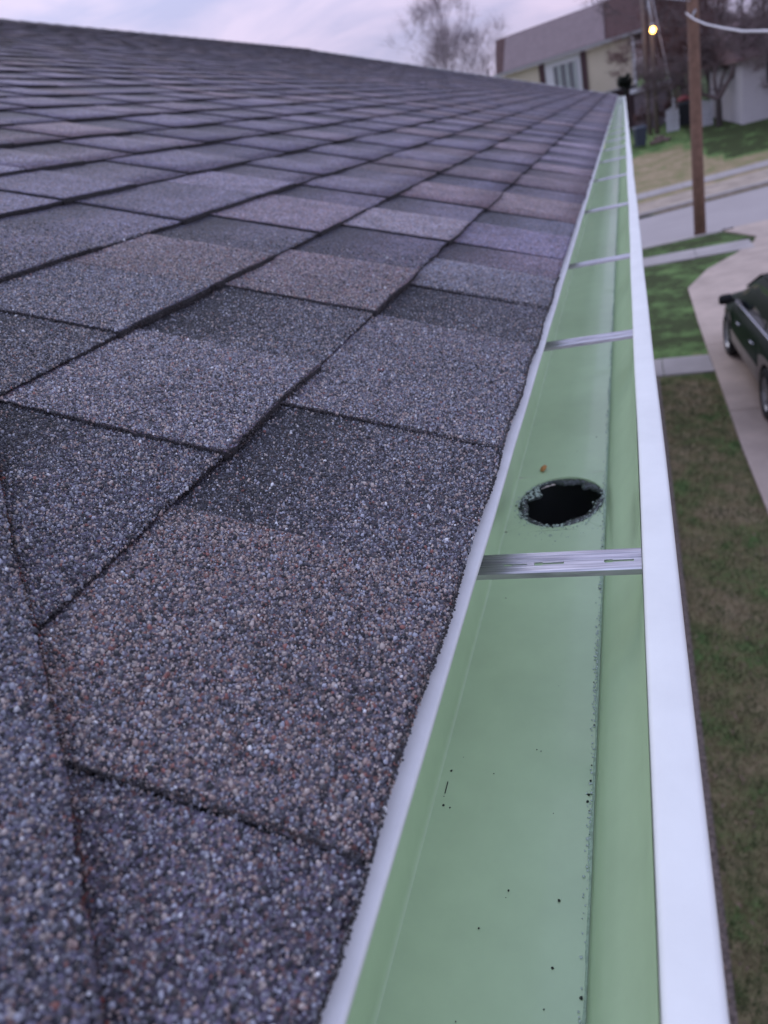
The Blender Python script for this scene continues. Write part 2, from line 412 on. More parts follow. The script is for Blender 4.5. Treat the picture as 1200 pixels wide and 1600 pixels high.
# ------------------------------------------------------------------ own house and its roof
CE = .145; NC = 33; YA, YB = -.62, 12.62
house = empty('house', (-4.4, 6, G), label='house with a dark grey shingle roof filling the left of the photo', cat='house')
roof = empty('roof', (0, 0, 0)); roof.parent = house; rebase(roof)
def RP(s, y, h=0): return (-s*CS + h*SN, y, s*SN + h*CS)
SR = NC*CE
mb = MB()
ridge = RP(SR, 0); xr, zr = ridge[0], ridge[2]
q = [RP(.0, YA-3, -.004), RP(SR, YA-3, -.004), RP(SR, YB, -.004), RP(.0, YB, -.004), RP(.03, YA-3, -.03), RP(SR, YA-3, -.03), RP(SR, YB, -.03), RP(.03, YB, -.03)]
mb.add(q, [(0,3,2,1), (4,5,6,7), (0,1,5,4), (2,3,7,6), (3,0,4,7)])
o = mb.build('roof_deck', M['deck'], roof)
mb = MB()
q = [(xr, YA-3, zr), (xr, YB, zr), (2*xr, YB, 0), (2*xr, YA-3, 0)]
mb.add(q + [(a, b, c-.03) for a, b, c in q], [(0,1,2,3), (7,6,5,4), (3,2,6,7)])
bs = mb.build('back_slope', M['shingle'], roof)
ca = bs.data.color_attributes.new('Tint', 'FLOAT_COLOR', 'POINT'); ca.data.foreach_set('color', [.12,.105,.12,1]*8)

# tone of each piece of shingle: the granule blend it was made with
TONES = [(a*1.24, b*1.19, c*1.34) for a, b, c in [(.172,.146,.145), (.160,.149,.165), (.138,.131,.150), (.192,.172,.182), (.110,.104,.124)]]
def tone_rand(r):
    t = TONES[r.choice([0,1,1,2,3,0,4,2])]; k = r.uniform(.85, 1.15); return tuple(c*k for c in t)
PIECES = []      # dict(k, y0, y1, tab, tone, top)
explicit = {
 0: [(-.62,-.45,1,1), (-.45,-.3,0,1), (-.3,-.12,1,0), (-.12,.12,0,1), (.12,.265,1,0), (.265,.402,0,1), (.402,.615,1,1), (.615,.733,0,4), (.733,.862,1,1), (.862,.966,0,1), (.966,1.12,1,1), (1.12,1.24,0,2), (1.24,1.46,1,0)],
 1: [(-.62,-.3,1,1), (-.3,-.05,1,2), (-.05,.318,0,2), (.318,.465,1,3), (.465,.607,0,2), (.607,.77,1,0), (.77,.94,0,4), (.94,1.09,1,3), (1.09,1.23,0,1), (1.23,1.42,1,0), (1.42,1.55,0,2)],
 2: [(-.62,-.3,1,1), (-.3,.2,1,2), (.2,.44,0,4), (.44,.58,1,1), (.58,.72,1,0), (.72,.86,0,4), (.86,1.05,1,0), (1.05,1.17,0,2)],
}
pr = random.Random(5)
for k in range(NC):
    y = YA; tab = pr.random() < .5
    if k in explicit:
        for y0, y1, tb, tn in explicit[k]:
            PIECES.append(dict(k=k, y0=y0, y1=y1, tab=tb, tone=tuple(c*pr.uniform(.95, 1.05) for c in TONES[tn]), dk=(.45 if y1 < .13 else .9 if not tb else pr.choice([0,.0,.35])), ))
            y = y1; tab = not tb
    while y < YB-.03:
        wd = pr.uniform(.12, .22) if tab else pr.uniform(.09, .18)
        y1 = min(YB, y+wd)
        PIECES.append(dict(k=k, y0=y, y1=y1, tab=int(tab), tone=tone_rand(pr), dk=(pr.uniform(.55, .98) if not tab else pr.choice([0, 0, .2, .6]))))
        y = y1; tab = not tab if pr.random() < .88 else tab
DIAG = [(.60,.62), (.176,.192), (.142,.160), (.105,.123), (.071,.087), (.050,.063), (-.002,.012)]   # ragged cut of the overlapping piece, (s, y)
def diag_y(s):
    return lerp_table(sorted(DIAG), s)
def hgt(p, f, y):
    h = .0008 + .0044*(1-f) + ((.0025-.0005*f)*((.1+.9*f) if p['k'] == 0 else 1) if p['tab'] else 0)
    h += .0008*math.sin(y*7+p['k']*2.1)*(1-f)
    if p['k'] == 0: h += -.0006
    return h
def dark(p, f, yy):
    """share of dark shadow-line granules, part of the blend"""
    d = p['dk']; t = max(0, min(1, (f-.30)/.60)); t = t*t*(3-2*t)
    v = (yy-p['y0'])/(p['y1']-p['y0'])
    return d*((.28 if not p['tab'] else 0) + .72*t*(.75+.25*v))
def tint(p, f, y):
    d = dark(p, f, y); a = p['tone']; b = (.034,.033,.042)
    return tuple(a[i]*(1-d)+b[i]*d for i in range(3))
cam_m = np.array(BASIS).T
def project(P):
    c = cam_m @ (np.asarray(P)-CAM)
    return (600+1120*c[0]/-c[2], 800-1120*c[1]/-c[2], -c[2]) if c[2] < -1e-3 else (1e9, 1e9, -1)
for i, p in enumerate(PIECES):
    yc = (p['y0']+p['y1'])/2; s = (p['k']+.5)*CE
    u, v, d = project(RP(s, max(yc, .15)))
    vis = -250 < u < 1300 and -100 < v < 1800
    dist = math.hypot(s+.2, yc)
    p['rank'] = dist if vis else dist+50
    p['dist'] = dist
PIECES.sort(key=lambda p: p['rank'])
def jag(a, b, n, amp, r):
    """small outline irregularity of a cut edge"""
    return [r.gauss(0, amp) for _ in range(n+1)]
def piece_mesh(p, nS, nY, amp):
    """raised piece: top grid, near side, far side and lower (butt) edge"""
    r = random.Random(int(p['y0']*1e4)+p['k']*77)
    s0 = p['k']*CE; s1 = s0+CE+.004; V = []; Tn = []
    j0 = jag(0, 0, nY, amp, r); jn = jag(0, 0, nS, amp, r); jf = jag(0, 0, nS, amp*.5, r)
    skew0 = r.uniform(-.004, .004) if p['dist'] > 1 else 0
    ov = .0006 if p['tab'] else -.0012
    wa = .0003 if p['k'] == 0 else (.0009 if p['dist'] < 1.5 else .0016); w1 = 47; ph = p['k']*1.9
    lo = (-.0016 if p['tab'] else .0012) if p['k'] else (.0002 if p['tab'] else .0007)
    for a in range(nS+1):
        f = a/nS
        for b in range(nY+1):
            g = b/nY; s = s0 + (s1-s0)*f; 
            if a == 0: s += j0[b] + lo + wa*math.sin((p['y0']+g*(p['y1']-p['y0']))*w1+ph)
            yw_ = wa*math.sin(f*5.5+ph*1.7)
            ya = p['y0'] - ov + jn[a] + skew0*(1-f)*0; yb = p['y1'] + ov + jf[a]
            y = ya + (yb-ya)*g + yw_*(1-g)
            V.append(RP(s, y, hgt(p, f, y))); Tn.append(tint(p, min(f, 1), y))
    W = nY+1; F = [(a*W+b, (a+1)*W+b, (a+1)*W+b+1, a*W+b+1) for a in range(nS) for b in range(nY)]
    mi = [0]*len(F)
    # skirt: butt edge then two ends
    base = len(V)
    def low(idx, ds, dy):
        x, y, z = V[idx]; a, b = divmod(idx, W); f = a/nS
        h = hgt(p, f, y)+ (.0 if p['k'] == 0 else .0)
        dep = (.0049 + (.0025 if p['tab'] else 0)) if a == 0 else (.0034 if p['tab'] else .001)
        q = RP(0, 0, -dep); e = (-ds*CS, 0, ds*SN)
        return (x+q[0]+e[0], y+dy, z+q[2]+e[2])
    loop = [b for b in range(W)]
    for b in loop: V.append(low(b, .0012, 0)); Tn.append((.03,.03,.034))
    for b in range(nY): F.append((b, b+1, base+b+1, base+b)); mi.append(1)
    if p['tab']:
        b2 = len(V)
        for a in range(nS+1): V.append(low(a*W, 0, .0006)); Tn.append((.03,.03,.034))
        for a in range(nS): F.append((a*W, b2+a, b2+a+1, (a+1)*W)); mi.append(1)
        b3 = len(V)
        for a in range(nS+1): V.append(low(a*W+nY, 0, -.0006)); Tn.append((.03,.03,.034))
        for a in range(nS): F.append((a*W+nY, (a+1)*W+nY, b3+a+1, b3+a)); mi.append(1)
    return V, F, mi, Tn

# ---- granules: small chips of stone, real geometry on the nearest shingles
def in_view(P, mrg=40):
    c = (P-CAM) @ np.array(BASIS)
    d = -c[:, 2]; u = 600+1120*c[:, 0]/np.maximum(d, 1e-4); v = 800-1120*c[:, 1]/np.maximum(d, 1e-4)
    return (d > .02) & (u > -mrg) & (u < 1200+mrg) & (v > -mrg) & (v < 1600+mrg)
PAL = np.array([(.020,.020,.025), (.070,.071,.088), (.155,.155,.185), (.265,.27,.325), (.335,.285,.27), (.27,.20,.185), (.20,.085,.075), (.52,.52,.55), (.065,.058,.063), (.12,.17,.23)])
PW = dict(tan=np.array([.12,.15,.13,.12,.20,.21,.055,.010,.05,.0]), grey=np.array([.13,.19,.22,.18,.13,.10,.012,.016,.05,.0]), dark=np.array([.44,.28,.10,.05,.02,.03,.01,.01,.06,.0]))
def cell(cs, off):
    """jittered grid of points (s, y) over the near roof"""
    S = np.arange(-.006, .62, cs); Y = np.arange(.02, 1.02, cs)
    a, b = np.meshgrid(S, Y, indexing='ij'); a = a.ravel(); b = b.ravel()
    a = a + RNG.uniform(-.48, .48, a.size)*cs + off; b = b + RNG.uniform(-.48, .48, b.size)*cs + off
    return a, b
aa, bb = zip(cell(.00132, 0), cell(.0021, .0007))
gs = np.concatenate(aa); gy = np.concatenate(bb)
P3 = np.stack([-gs*CS+.004*SN, gy, gs*SN+.004*CS], 1)
dist = np.linalg.norm(P3-CAM, axis=1)
keep = in_view(P3, 30) & (RNG.random(gs.size) < np.clip((.92-dist)/.34, 0, 1))
gs, gy, dist = gs[keep], gy[keep], dist[keep]
TMPL_N = 5
def granule_arrays(pts, nrm, rad, col):
    """irregular five sided chips; pts (n,3), rad (n,), col (n,3)"""
    n = len(pts); k = TMPL_N
    U = np.array([-CS, 0, SN]); Vv = np.array([0, 1, 0.]); N = np.array([SN, 0, CS])
    th = RNG.uniform(0, 6.283, n)[:, None] + (np.arange(k)*2*np.pi/k)[None] + RNG.uniform(-.28, .28, (n, k))
    rr = rad[:, None]*RNG.uniform(.72, 1.2, (n, k)); el = RNG.uniform(.62, 1.0, n)[:, None]; ang = RNG.uniform(0, 3.14, n)[:, None]
    cx, cy = np.cos(th)*rr, np.sin(th)*rr*el
    px, py = cx*np.cos(ang)-cy*np.sin(ang), cx*np.sin(ang)+cy*np.cos(ang)
    tilt = RNG.normal(0, .42, (n, 2)); h = rad*RNG.uniform(.45, .95, n)
    bot = pts[:, None] + px[..., None]*U + py[..., None]*Vv - (rad*.35)[:, None, None]*N
    sc_ = RNG.uniform(.45, .92, (n, 1)); tx, ty = px*sc_, py*sc_
    hz = h[:, None] + tx*tilt[:, :1] + ty*tilt[:, 1:]
    top = pts[:, None] + tx[..., None]*U + ty[..., None]*Vv + hz[..., None]*N
    verts = np.concatenate([bot, top], 1).reshape(-1, 3)
    cols = np.repeat(col, 2*k, 0)
    i = np.arange(k); j = (i+1) % k
    quads = np.stack([i, j, j+k, i+k], 1)
    q = (quads[None] + (np.arange(n)*2*k)[:, None, None]).reshape(-1, 4)
    t = (np.arange(k, 2*k)[None] + (np.arange(n)*2*k)[:, None])
    return verts, q, t, cols
def make_obj(name, V, F, mi, Tn, gran, parent, smooth=False):
    """a shingle: its own sheet plus the chips pressed into it"""
    nv = len(V); gv = np.zeros((0, 3)); q = np.zeros((0, 4), int); t = np.zeros((0, TMPL_N), int); gc = np.zeros((0, 3))
    if gran is not None and len(gran[0]): gv, q, t, gc = granule_arrays(*gran)
    allv = np.concatenate([np.array(V), gv]); lens = [len(f) for f in F] + [4]*len(q) + [TMPL_N]*len(t)
    loops = np.concatenate([np.array([i for f in F for i in f], int), (q+nv).ravel(), (t+nv).ravel()])
    me = bpy.data.meshes.new(name)
    me.vertices.add(len(allv)); me.vertices.foreach_set('co', allv.ravel())
    me.loops.add(len(loops)); me.loops.foreach_set('vertex_index', loops.astype(np.int32))
    me.polygons.add(len(lens)); st = np.concatenate([[0], np.cumsum(lens)[:-1]])
    me.polygons.foreach_set('loop_start', st.astype(np.int32))
    me.polygons.foreach_set('material_index', np.array(list(mi)+[2]*(len(q)+len(t)), dtype=np.int32))
    me.update(calc_edges=True)
    ca = me.color_attributes.new('Tint', 'FLOAT_COLOR', 'POINT')
    c4 = np.ones((len(allv), 4)); c4[:nv, :3] = np.array(Tn); c4[nv:, :3] = gc
    ca.data.foreach_set('color', c4.ravel())
    for mm in (M['shingle'], M['asphalt_edge'], M['granule']): me.materials.append(mm)
    o = bpy.data.objects.new(name, me); COL.objects.link(o)
    if parent: o.parent = parent
    return o
def granule_colors(n, tone_key, d, tone):
    """d = share of dark chips per granule"""
    base = PW[tone_key]; w_ = base[None]*(1-d[:, None]) + PW['dark'][None]*d[:, None]; w_ = w_/w_.sum(1, keepdims=True)
    c = np.cumsum(w_, 1); r = RNG.random(n); idx = (r[:, None] > c).sum(1).clip(0, len(PAL)-1)
    return PAL[idx]*RNG.uniform(.75, 1.3, (n, 1))
patch_seed = RNG.uniform(0, 10, 8)
def blotch(s, y):
    return np.sin(s*31+patch_seed[0]+np.sin(y*23+patch_seed[1])*1.3)*.5+np.sin(y*37+patch_seed[2]+np.sin(s*29))*.5

over_mask = gy < np.interp(gs, [a for a, b in sorted(DIAG)], [b for a, b in sorted(DIAG)])
kk = np.floor(gs/CE).astype(int)
rest = MB(); rest_t = []; rest_mi = []
restV, restF, restM, restT = [], [], [], []
count = 0
for i, p in enumerate(PIECES):
    nearp = p['rank'] < 1.3
    mid = p['rank'] < 3.2
    V, F, mi, Tn = piece_mesh(p, 22 if nearp else (3 if mid else 2), 14 if nearp else (3 if mid else 1), .00055 if nearp else (.0010 if mid else .0016))
    if i < 298:
        sel = (~over_mask) & (kk == p['k']) & (gy >= p['y0']) & (gy < p['y1']) if nearp else np.zeros(1, bool)
        gran = None
        if p['k'] == 0 and nearp: sel &= gs > -.0002
        if sel.any():
            s_, y_ = gs[sel], gy[sel]; f = (s_-p['k']*CE)/CE
            h = .0008+.0044*(1-f)+((.0025-.0005*f)*((.1+.9*f) if p['k'] == 0 else 1) if p['tab'] else 0)+.0008*np.sin(y_*7+p['k']*2.1)*(1-f) - (.0006 if p['k'] == 0 else 0)
            pts = np.stack([-s_*CS+h*SN, y_, s_*SN+h*CS], 1)
            rad = np.clip(np.exp(RNG.normal(-.38, .34, s_.size)), .35, 1.5)*.00089
            t_ = np.clip((f-.30)/.60, 0, 1); t_ = t_*t_*(3-2*t_); v_ = (y_-p['y0'])/(p['y1']-p['y0'])
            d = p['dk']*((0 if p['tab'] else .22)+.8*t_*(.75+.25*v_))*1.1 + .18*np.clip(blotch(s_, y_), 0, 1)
            key = 'tan' if p['tone'][0] > p['tone'][2]*1.04 else 'grey'
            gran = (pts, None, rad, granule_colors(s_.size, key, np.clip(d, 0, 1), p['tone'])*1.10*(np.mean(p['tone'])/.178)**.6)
            count += s_.size
            ln = p['y1']-p['y0']; ne = int(ln*5200); ey = p['y0']+RNG.random(ne)*ln; H0 = .0052+(.003 if p['tab'] else 0)
            es = p['k']*CE + (-.0016 if p['tab'] else .0012)*(p['k'] > 0) + .0009*np.sin(ey*47+p['k']*1.9) + RNG.normal(.0003, .0004, ne); eh = RNG.uniform(.0003, 1, ne)**.8*H0
            if p['tab']:
                n2 = 620; e2 = p['k']*CE+RNG.random(n2)*CE; f2 = (e2-p['k']*CE)/CE; y2 = p['y0']-.0004+.0009*np.sin(f2*5.5+p['k']*1.9*1.7)+RNG.normal(0, .0004, n2)
                h2 = .0008+.0044*(1-f2)+RNG.random(n2)*.0025
                es = np.concatenate([es, e2]); ey = np.concatenate([ey, y2]); eh = np.concatenate([eh, h2])
            q3 = np.stack([-es*CS+eh*SN, ey, es*SN+eh*CS], 1); ok_ = (np.linalg.norm(q3-CAM, axis=1) < .9) & in_view(q3, 40) & (ey > np.interp(es, [a for a, b in sorted(DIAG)], [b for a, b in sorted(DIAG)]))
            q3 = q3[ok_]; ecol = np.array([(.028,.026,.03), (.06,.055,.062), (.13,.115,.12), (.05,.03,.028)])[RNG.choice(4, len(q3), p=[.45,.28,.15,.12])]
            gran = (np.concatenate([pts, q3]), None, np.concatenate([rad, RNG.uniform(.0003, .0007, len(q3))]), np.concatenate([gran[3], ecol]))
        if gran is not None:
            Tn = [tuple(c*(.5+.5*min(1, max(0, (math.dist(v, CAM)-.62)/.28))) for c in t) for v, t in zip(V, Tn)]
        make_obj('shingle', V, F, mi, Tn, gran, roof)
    else:
        b = len(restV); restV += V; restF += [tuple(q+b for q in f) for f in F]; restM += mi; restT += Tn
far_sh = make_obj('distant_shingles', restV, restF, restM, restT, None, roof); far_sh['kind'] = 'stuff'
# overlapping cut piece at the near left
NS = 60
V, F, mi, Tn = [], [], [], []
ss = np.linspace(-.004, .60, NS)
rr_ = random.Random(3)
OH = .0130
for a, s in enumerate(ss):
    yd = diag_y(s) + rr_.gauss(0, .0007) + .0012*math.sin(s*160)
    hh = OH + .0018*math.sin(s*23)
    for b in range(13):
        g = b/12; y = -.5 + (yd+.5)*g**.5
        V.append(RP(s, y, hh + .004*(1-g))); tn = tuple(c*.5 for c in TONES[1]); Tn.append(tn)
W = 13
F = [(a*W+b, (a+1)*W+b, (a+1)*W+b+1, a*W+b+1) for a in range(NS-1) for b in range(12)]; mi = [0]*len(F)
b0 = len(V)
for a in range(NS):
    x, y, z = V[a*W+12]; V.append((x-(.0130)*SN, y-.0040, z-.0130*CS)); Tn.append((.05,.03,.03))
for a in range(NS-1): F.append((a*W+12, (a+1)*W+12, b0+a+1, b0+a)); mi.append(1)
b1 = len(V)
for b in range(13):
    x, y, z = V[b]; V.append((x-.012*SN, y, z-.012*CS)); Tn.append((.05,.04,.04))
for b in range(12): F.append((b, b+1, b1+b+1, b1+b)); mi.append(1)
sel = over_mask & (gs > -.003)
s_, y_ = gs[sel], gy[sel]
yd = np.interp(s_, [a for a, b in sorted(DIAG)], [b for a, b in sorted(DIAG)])
g_ = ((y_+.5)/(yd+.5)).clip(0, 1)**2
h = OH+.0018*np.sin(s_*23)+.004*(1-g_)
pts = np.stack([-s_*CS+h*SN, y_, s_*SN+h*CS], 1)
cols = granule_colors(s_.size, 'grey', np.clip(.25*blotch(s_, y_), 0, 1), TONES[1])
rad = np.clip(np.exp(RNG.normal(-.38, .34, s_.size)), .35, 1.5)*.00089
# loose rusty chips along the torn edge
ne = 900
es = RNG.uniform(.02, .30, ne); ey = np.interp(es, [a for a, b in sorted(DIAG)], [b for a, b in sorted(DIAG)]) + RNG.normal(0, .0012, ne)
eh = RNG.uniform(.001, .0095, ne)
ep = np.stack([-es*CS+eh*SN, ey+.0006, es*SN+eh*CS], 1)
ec = np.array([(.19,.045,.035), (.035,.03,.032), (.09,.04,.035), (.16,.12,.11)])[RNG.choice(4, ne, p=[.16,.46,.22,.16])]
pts = np.concatenate([pts, ep]); rad = np.concatenate([rad, RNG.uniform(.0004, .0008, ne)]); cols = np.concatenate([cols, ec])
ov = make_obj('shingle', V, F, mi, Tn, (pts, None, rad, cols), roof)
ov['label'] = 'overlapping shingle cut on the slant with a ragged rusty edge'
count += len(pts)
# ridge cap shingles
mb0 = MB()
for i in range(60):
    y = YA + i*.22
    if y > YB: break
    m_ = MB(); q = [RP(SR-.12, y, .012), RP(SR-.12, y+.235, .006), (xr, y+.235, zr+.016), (xr, y, zr+.022), (xr-.12*CS, y+.235, zr-.12*SN+.006), (xr-.12*CS, y, zr-.12*SN+.012), RP(SR-.12, y, .0), RP(SR-.12, y+.235, .0)]
    mb0.add(q, [(0,1,2,3), (3,2,4,5), (0,6,7,1)])
o = mb0.build('ridge_cap', M['shingle'], roof); o['kind'] = 'stuff'
ca = o.data.color_attributes.new('Tint', 'FLOAT_COLOR', 'POINT'); ca.data.foreach_set('color', [.11,.10,.115,1]*len(o.data.vertices))
# walls, soffit, fascia, drip metal
mb = MB(); mb.box(2*xr+.35, -.36, YA-2.8, YB-.35, G-.4, -.13); wl = rebase(mb.build('wall', M['siding'], house))
for gy_ in (YB-.35,):
    mb = MB(); mb.add([(-.36, gy_, -.13), (2*xr+.36, gy_, -.13), (xr, gy_, zr-.08), (-.36, gy_-.1, -.13), (2*xr+.36, gy_-.1, -.13), (xr, gy_-.1, zr-.08)], [(0,1,2), (5,4,3), (0,2,5,3), (1,4,5,2)])
    rebase(mb.build('gable', M['siding'], house))
mb = MB(); mb.box(-.36, -.036, YA-3, YB, -.165, -.15); rebase(mb.build('soffit', M['white'], house))
mb = MB(); mb.box(-.052, -.0365, YA-3, YB, -.148, -.021); rebase(mb.build('fascia', M['white'], house))
mb = MB()
ysd = [YA-3] + [YA+i*.05 for i in range(60)] + [2.4+i*.5 for i in range(21)] + [YB]
def wob(x, y, z): return (x + (.00012*math.sin(y*41)+.0001*math.sin(y*97+1) if x > 0 else 0), y, z)
mb.extrude([(-.06, .0165), (-.0005, -.0030), (.0036, -.0042), (.0044, -.0050), (.0046, -.0066), (.0032, -.0078), (-.004, -.0070), (-.030, -.012), (-.0340, -.030)], ysd, 0, True, fn=wob)
rebase(mb.build('drip_edge', M['drip'], house))
mb = MB(); mb.tube([RP(-.0, YB+.006, -.012), RP(SR, YB+.006, -.012)], .02, 4); rebase(mb.build('rake_trim', M['white'], house))

# ------------------------------------------------------------------ rain gutter
YS = 1.20; ZB = -.12; HX, HY, HR = .0105, .5625, .0375
gut = empty('rain_gutter', (.03, 6, -.12), label='long rain gutter, green inside with a white front lip, running along the roof edge', cat='rain gutter')
G0, G1 = YA-2.9, 12.66
P0, P1 = HY-.050, HY+.050
def stations(a, b, st=.08):
    n_ = max(1, int((b-a)/st)); return [a+(b-a)*i/n_ for i in range(n_+1)]
BX0, BX1 = -.0315, .0490
mb = MB()
def oil(x, y, z): return (x, y, z)
back = [(-.0335, -.013), (-.0335, -.05), (-.0335, -.1165), (-.0330, -.1184), (-.0324, -.1195), (BX0, ZB)]
front = [(BX1, ZB), (.0500, -.1192), (.0506, -.1175), (.0530, -.103), (.0552, -.094), (.0590, -.0875), (.0650, -.081), (.0708, -.074), (.0752, -.064), (.0775, -.052), (.0785, -.042), (.0788, -.031)]
yst = stations(G0, P0, .1)+stations(P1, G1, .1)
for a, b in ((G0, P0), (P0, P1), (P1, G1)):
    s_ = stations(a, b, .1)
    mb.extrude(back[::-1], s_, 0, True, fn=oil); mb.extrude(front[::-1], s_, 0, True, fn=oil)
    if a != P0:
        mb.extrude([(BX1, ZB), (.03, ZB-.0004), (.01, ZB-.0006), (-.012, ZB-.0004), (BX0, ZB)], s_, 0, True, fn=oil)
# patch with the outlet opening
N_ = 96; ring_o, ring_i, ring_d = [], [], []
for k in range(N_):
    t = 2*math.pi*k/N_; c, s = math.cos(t), math.sin(t)
    hx0 = (BX1-HX) if c > 0 else (HX-BX0); q = 1e9
    if abs(c) > 1e-6: q = min(q, hx0/abs(c))
    if abs(s) > 1e-6: q = min(q, .050/abs(s))
    ring_o.append((HX+c*q, HY+s*q, ZB if abs(c)*q > hx0-.0005 else ZB-.0004))
    ring_i.append((HX+c*HR*.985, HY+s*HR*YS, ZB-.0005)); ring_d.append((HX+c*(HR-.0015), HY+s*(HR-.001)*YS, ZB-.004))
mb.add(ring_o+ring_i+ring_d, [(k, (k+1) % N_, N_+(k+1) % N_, N_+k) for k in range(N_)] + [(N_+k, N_+(k+1) % N_, 2*N_+(k+1) % N_, 2*N_+k) for k in range(N_)], 0, False)
rebase(mb.build('trough', M['green'], gut))
mb = MB()
lipp = [(.0788, -.0375), (.0788, -.0312), (.0794, -.0302), (.0810, -.0298), (.0930, -.0300), (.0948, -.0306), (.0954, -.0324), (.0954, -.046), (.0940, -.056), (.088, -.073), (.077, -.0855), (.066, -.093), (.0585, -.101), (.0555, -.112), (.0540, -.1215)]
def lw(x, y, z): return (x+.0004*math.sin(y*5.3)+.0002*math.sin(y*17), y, z)
mb.extrude(lipp, stations(G0, G1, .06), 0, True, fn=lw)
fl = rebase(mb.build('front_lip', M['white'], gut))
mb = MB()
capp = [(-.0347, -.015), (-.0347, -.1228), (.0545, -.1228), (.056, -.112), (.066, -.0925), (.088, -.0725), (.0956, -.05), (.0956, -.0298)]
for yy in (G1,):
    nn = len(capp); mb.add([(a, yy, b) for a, b in capp]+[(a, yy+.002, b) for a, b in capp], [tuple(range(nn)), tuple(range(nn, 2*nn))[::-1]]+[(i, (i+1) % nn, (i+1) % nn+nn, i+nn) for i in range(nn)])
rebase(mb.build('end_cap', M['white'], gut))
# outlet with ragged sealant and the downspout under it
mb = MB(); rr2 = random.Random(9); inner = []
NN = 120
outer_r = []
for k in range(NN):
    t = 2*math.pi*k/NN
    base = .0314 + .0022*math.sin(3*t+1.0)+.0016*math.sin(7*t+.5)+rr2.uniform(-.0007, .0007)
    if 2.30 < t < 2.95: base -= .011*math.sin((t-2.30)/.65*math.pi)**.7      # flap of sealant upper left
    if .70 < t < 1.0: base -= .0045*math.sin((t-.70)/.30*math.pi)
    if -.25 < (t if t < 3.2 else t-6.283) < .05: base -= .004
    if 3.6 < t < 5.9: base -= .0010
    inner.append(base)
V = []; F = []
for j, (fr_, z) in enumerate(((1.0, -.0040), (.78, -.0022), (.5, -.0018), (.25, -.0021), (0.0, -.0030), (0.0, -.0052))):
    for k in range(NN):
        t = 2*math.pi*k/NN; r = inner[k] + (.0385-inner[k])*fr_
        V.append((HX+math.cos(t)*r, HY+math.sin(t)*r*YS, ZB+z*.8+rr2.uniform(-.0005, .0005)+ (.0003 if 3.4 < t < 6.1 else 0)))
for j in range(5):
    for k in range(NN): F.append((j*NN+k, j*NN+(k+1) % NN, (j+1)*NN+(k+1) % NN, (j+1)*NN+k))
mb.add(V, F, 0, True)
rebase(mb.build('outlet_sealant', M['sealant'], gut))
mb = MB()
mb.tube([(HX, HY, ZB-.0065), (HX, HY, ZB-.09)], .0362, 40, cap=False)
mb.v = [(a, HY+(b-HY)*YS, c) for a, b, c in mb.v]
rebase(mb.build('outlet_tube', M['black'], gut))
mb = MB()
def rectpipe(pts, a=.034, b=.026):
    for p, q in zip(pts, pts[1:]):
        mb.add([(p[0]-a, p[1]-b, p[2]), (p[0]+a, p[1]-b, p[2]), (p[0]+a, p[1]+b, p[2]), (p[0]-a, p[1]+b, p[2]), (q[0]-a, q[1]-b, q[2]), (q[0]+a, q[1]-b, q[2]), (q[0]+a, q[1]+b, q[2]), (q[0]-a, q[1]+b, q[2])],
               [(0,1,5,4), (1,2,6,5), (2,3,7,6), (3,0,4,7)])
rectpipe([(HX, HY, ZB-.06), (HX, HY, -.24), (-.31, HY, -.46), (-.31, HY, G+.12), (-.15, HY, G+.03)])
rebase(mb.build('downspout', M['white'], gut))
# sealant bead along the front crease and round the outlet
def blob(mb, c, r, mi, rg):
    a = [(1,0,0),(-1,0,0),(0,1,0),(0,-1,0),(0,0,1),(.7,.7,.5),(-.7,.7,.5),(-.7,-.7,.5),(.7,-.7,.5)]
    a = [(x*r*rg.uniform(.7, 1.3), y*r*rg.uniform(.7, 1.5), z*r*rg.uniform(.6, 1.1)) for x, y, z in a]
    v = [(c[0]+p[0], c[1]+p[1], c[2]+p[2]) for p in a]
    mb.add(v, [(0,5,8),(5,2,6),(6,1,7),(7,3,8),(5,6,4),(6,7,4),(7,8,4),(8,5,4),(0,2,5),(2,1,6),(1,3,7),(3,0,8)], mi, True)
rg = random.Random(21); mb = MB(); bead = MB(); bp_ = []
y = -.02
while y < 3.2:
    dens = .5+.5*math.sin(y*19+1.7*math.sin(y*7)); d2 = .5+.5*math.sin(y*53+2)
    for _ in range(1+int(2.4*dens)):
        if rg.random() < .35+.65*d2:
            blob(mb, (BX1-.0010-abs(rg.gauss(0, .0011)), y+rg.uniform(-.001, .001), ZB+.0002), rg.uniform(.00025, .00075)*(1.25 if rg.random() < .1 else 1), 0 if rg.random() < .94 else 1, rg)
    y += .0020 if y < 1.2 else .006
for _ in range(210):
    t = rg.uniform(2.9, 6.6); r = HR + abs(rg.gauss(0, .0035))*1.0 - .002
    px_, py_ = HX+math.cos(t)*r, HY+math.sin(t)*r*YS
    if px_ > BX1-.0005: px_ = BX1-.001
    blob(mb, (px_, py_, ZB+.0001), rg.uniform(.0002, .0009), 0 if rg.random() < .9 else 1, rg)
for _ in range(150):
    t = rg.uniform(3.0, 6.8); k = int((t % 6.283)/6.283*NN) % NN; r = inner[k] + rg.random()*(.037-inner[k])
    blob(mb, (HX+math.cos(t)*r, HY+math.sin(t)*r*YS, ZB-.0016), rg.uniform(.0003, .0010), 0 if rg.random() < .6 else 1, rg)
for _ in range(120):
    t = rg.gauss(2.62, .25); k = int(t/6.283*NN) % NN; r = inner[k] + rg.random()*(.037-inner[k])
    blob(mb, (HX+math.cos(t)*r, HY+math.sin(t)*r*YS, ZB-.0016), rg.uniform(.0004, .0011), 0 if rg.random() < .9 else 1, rg)
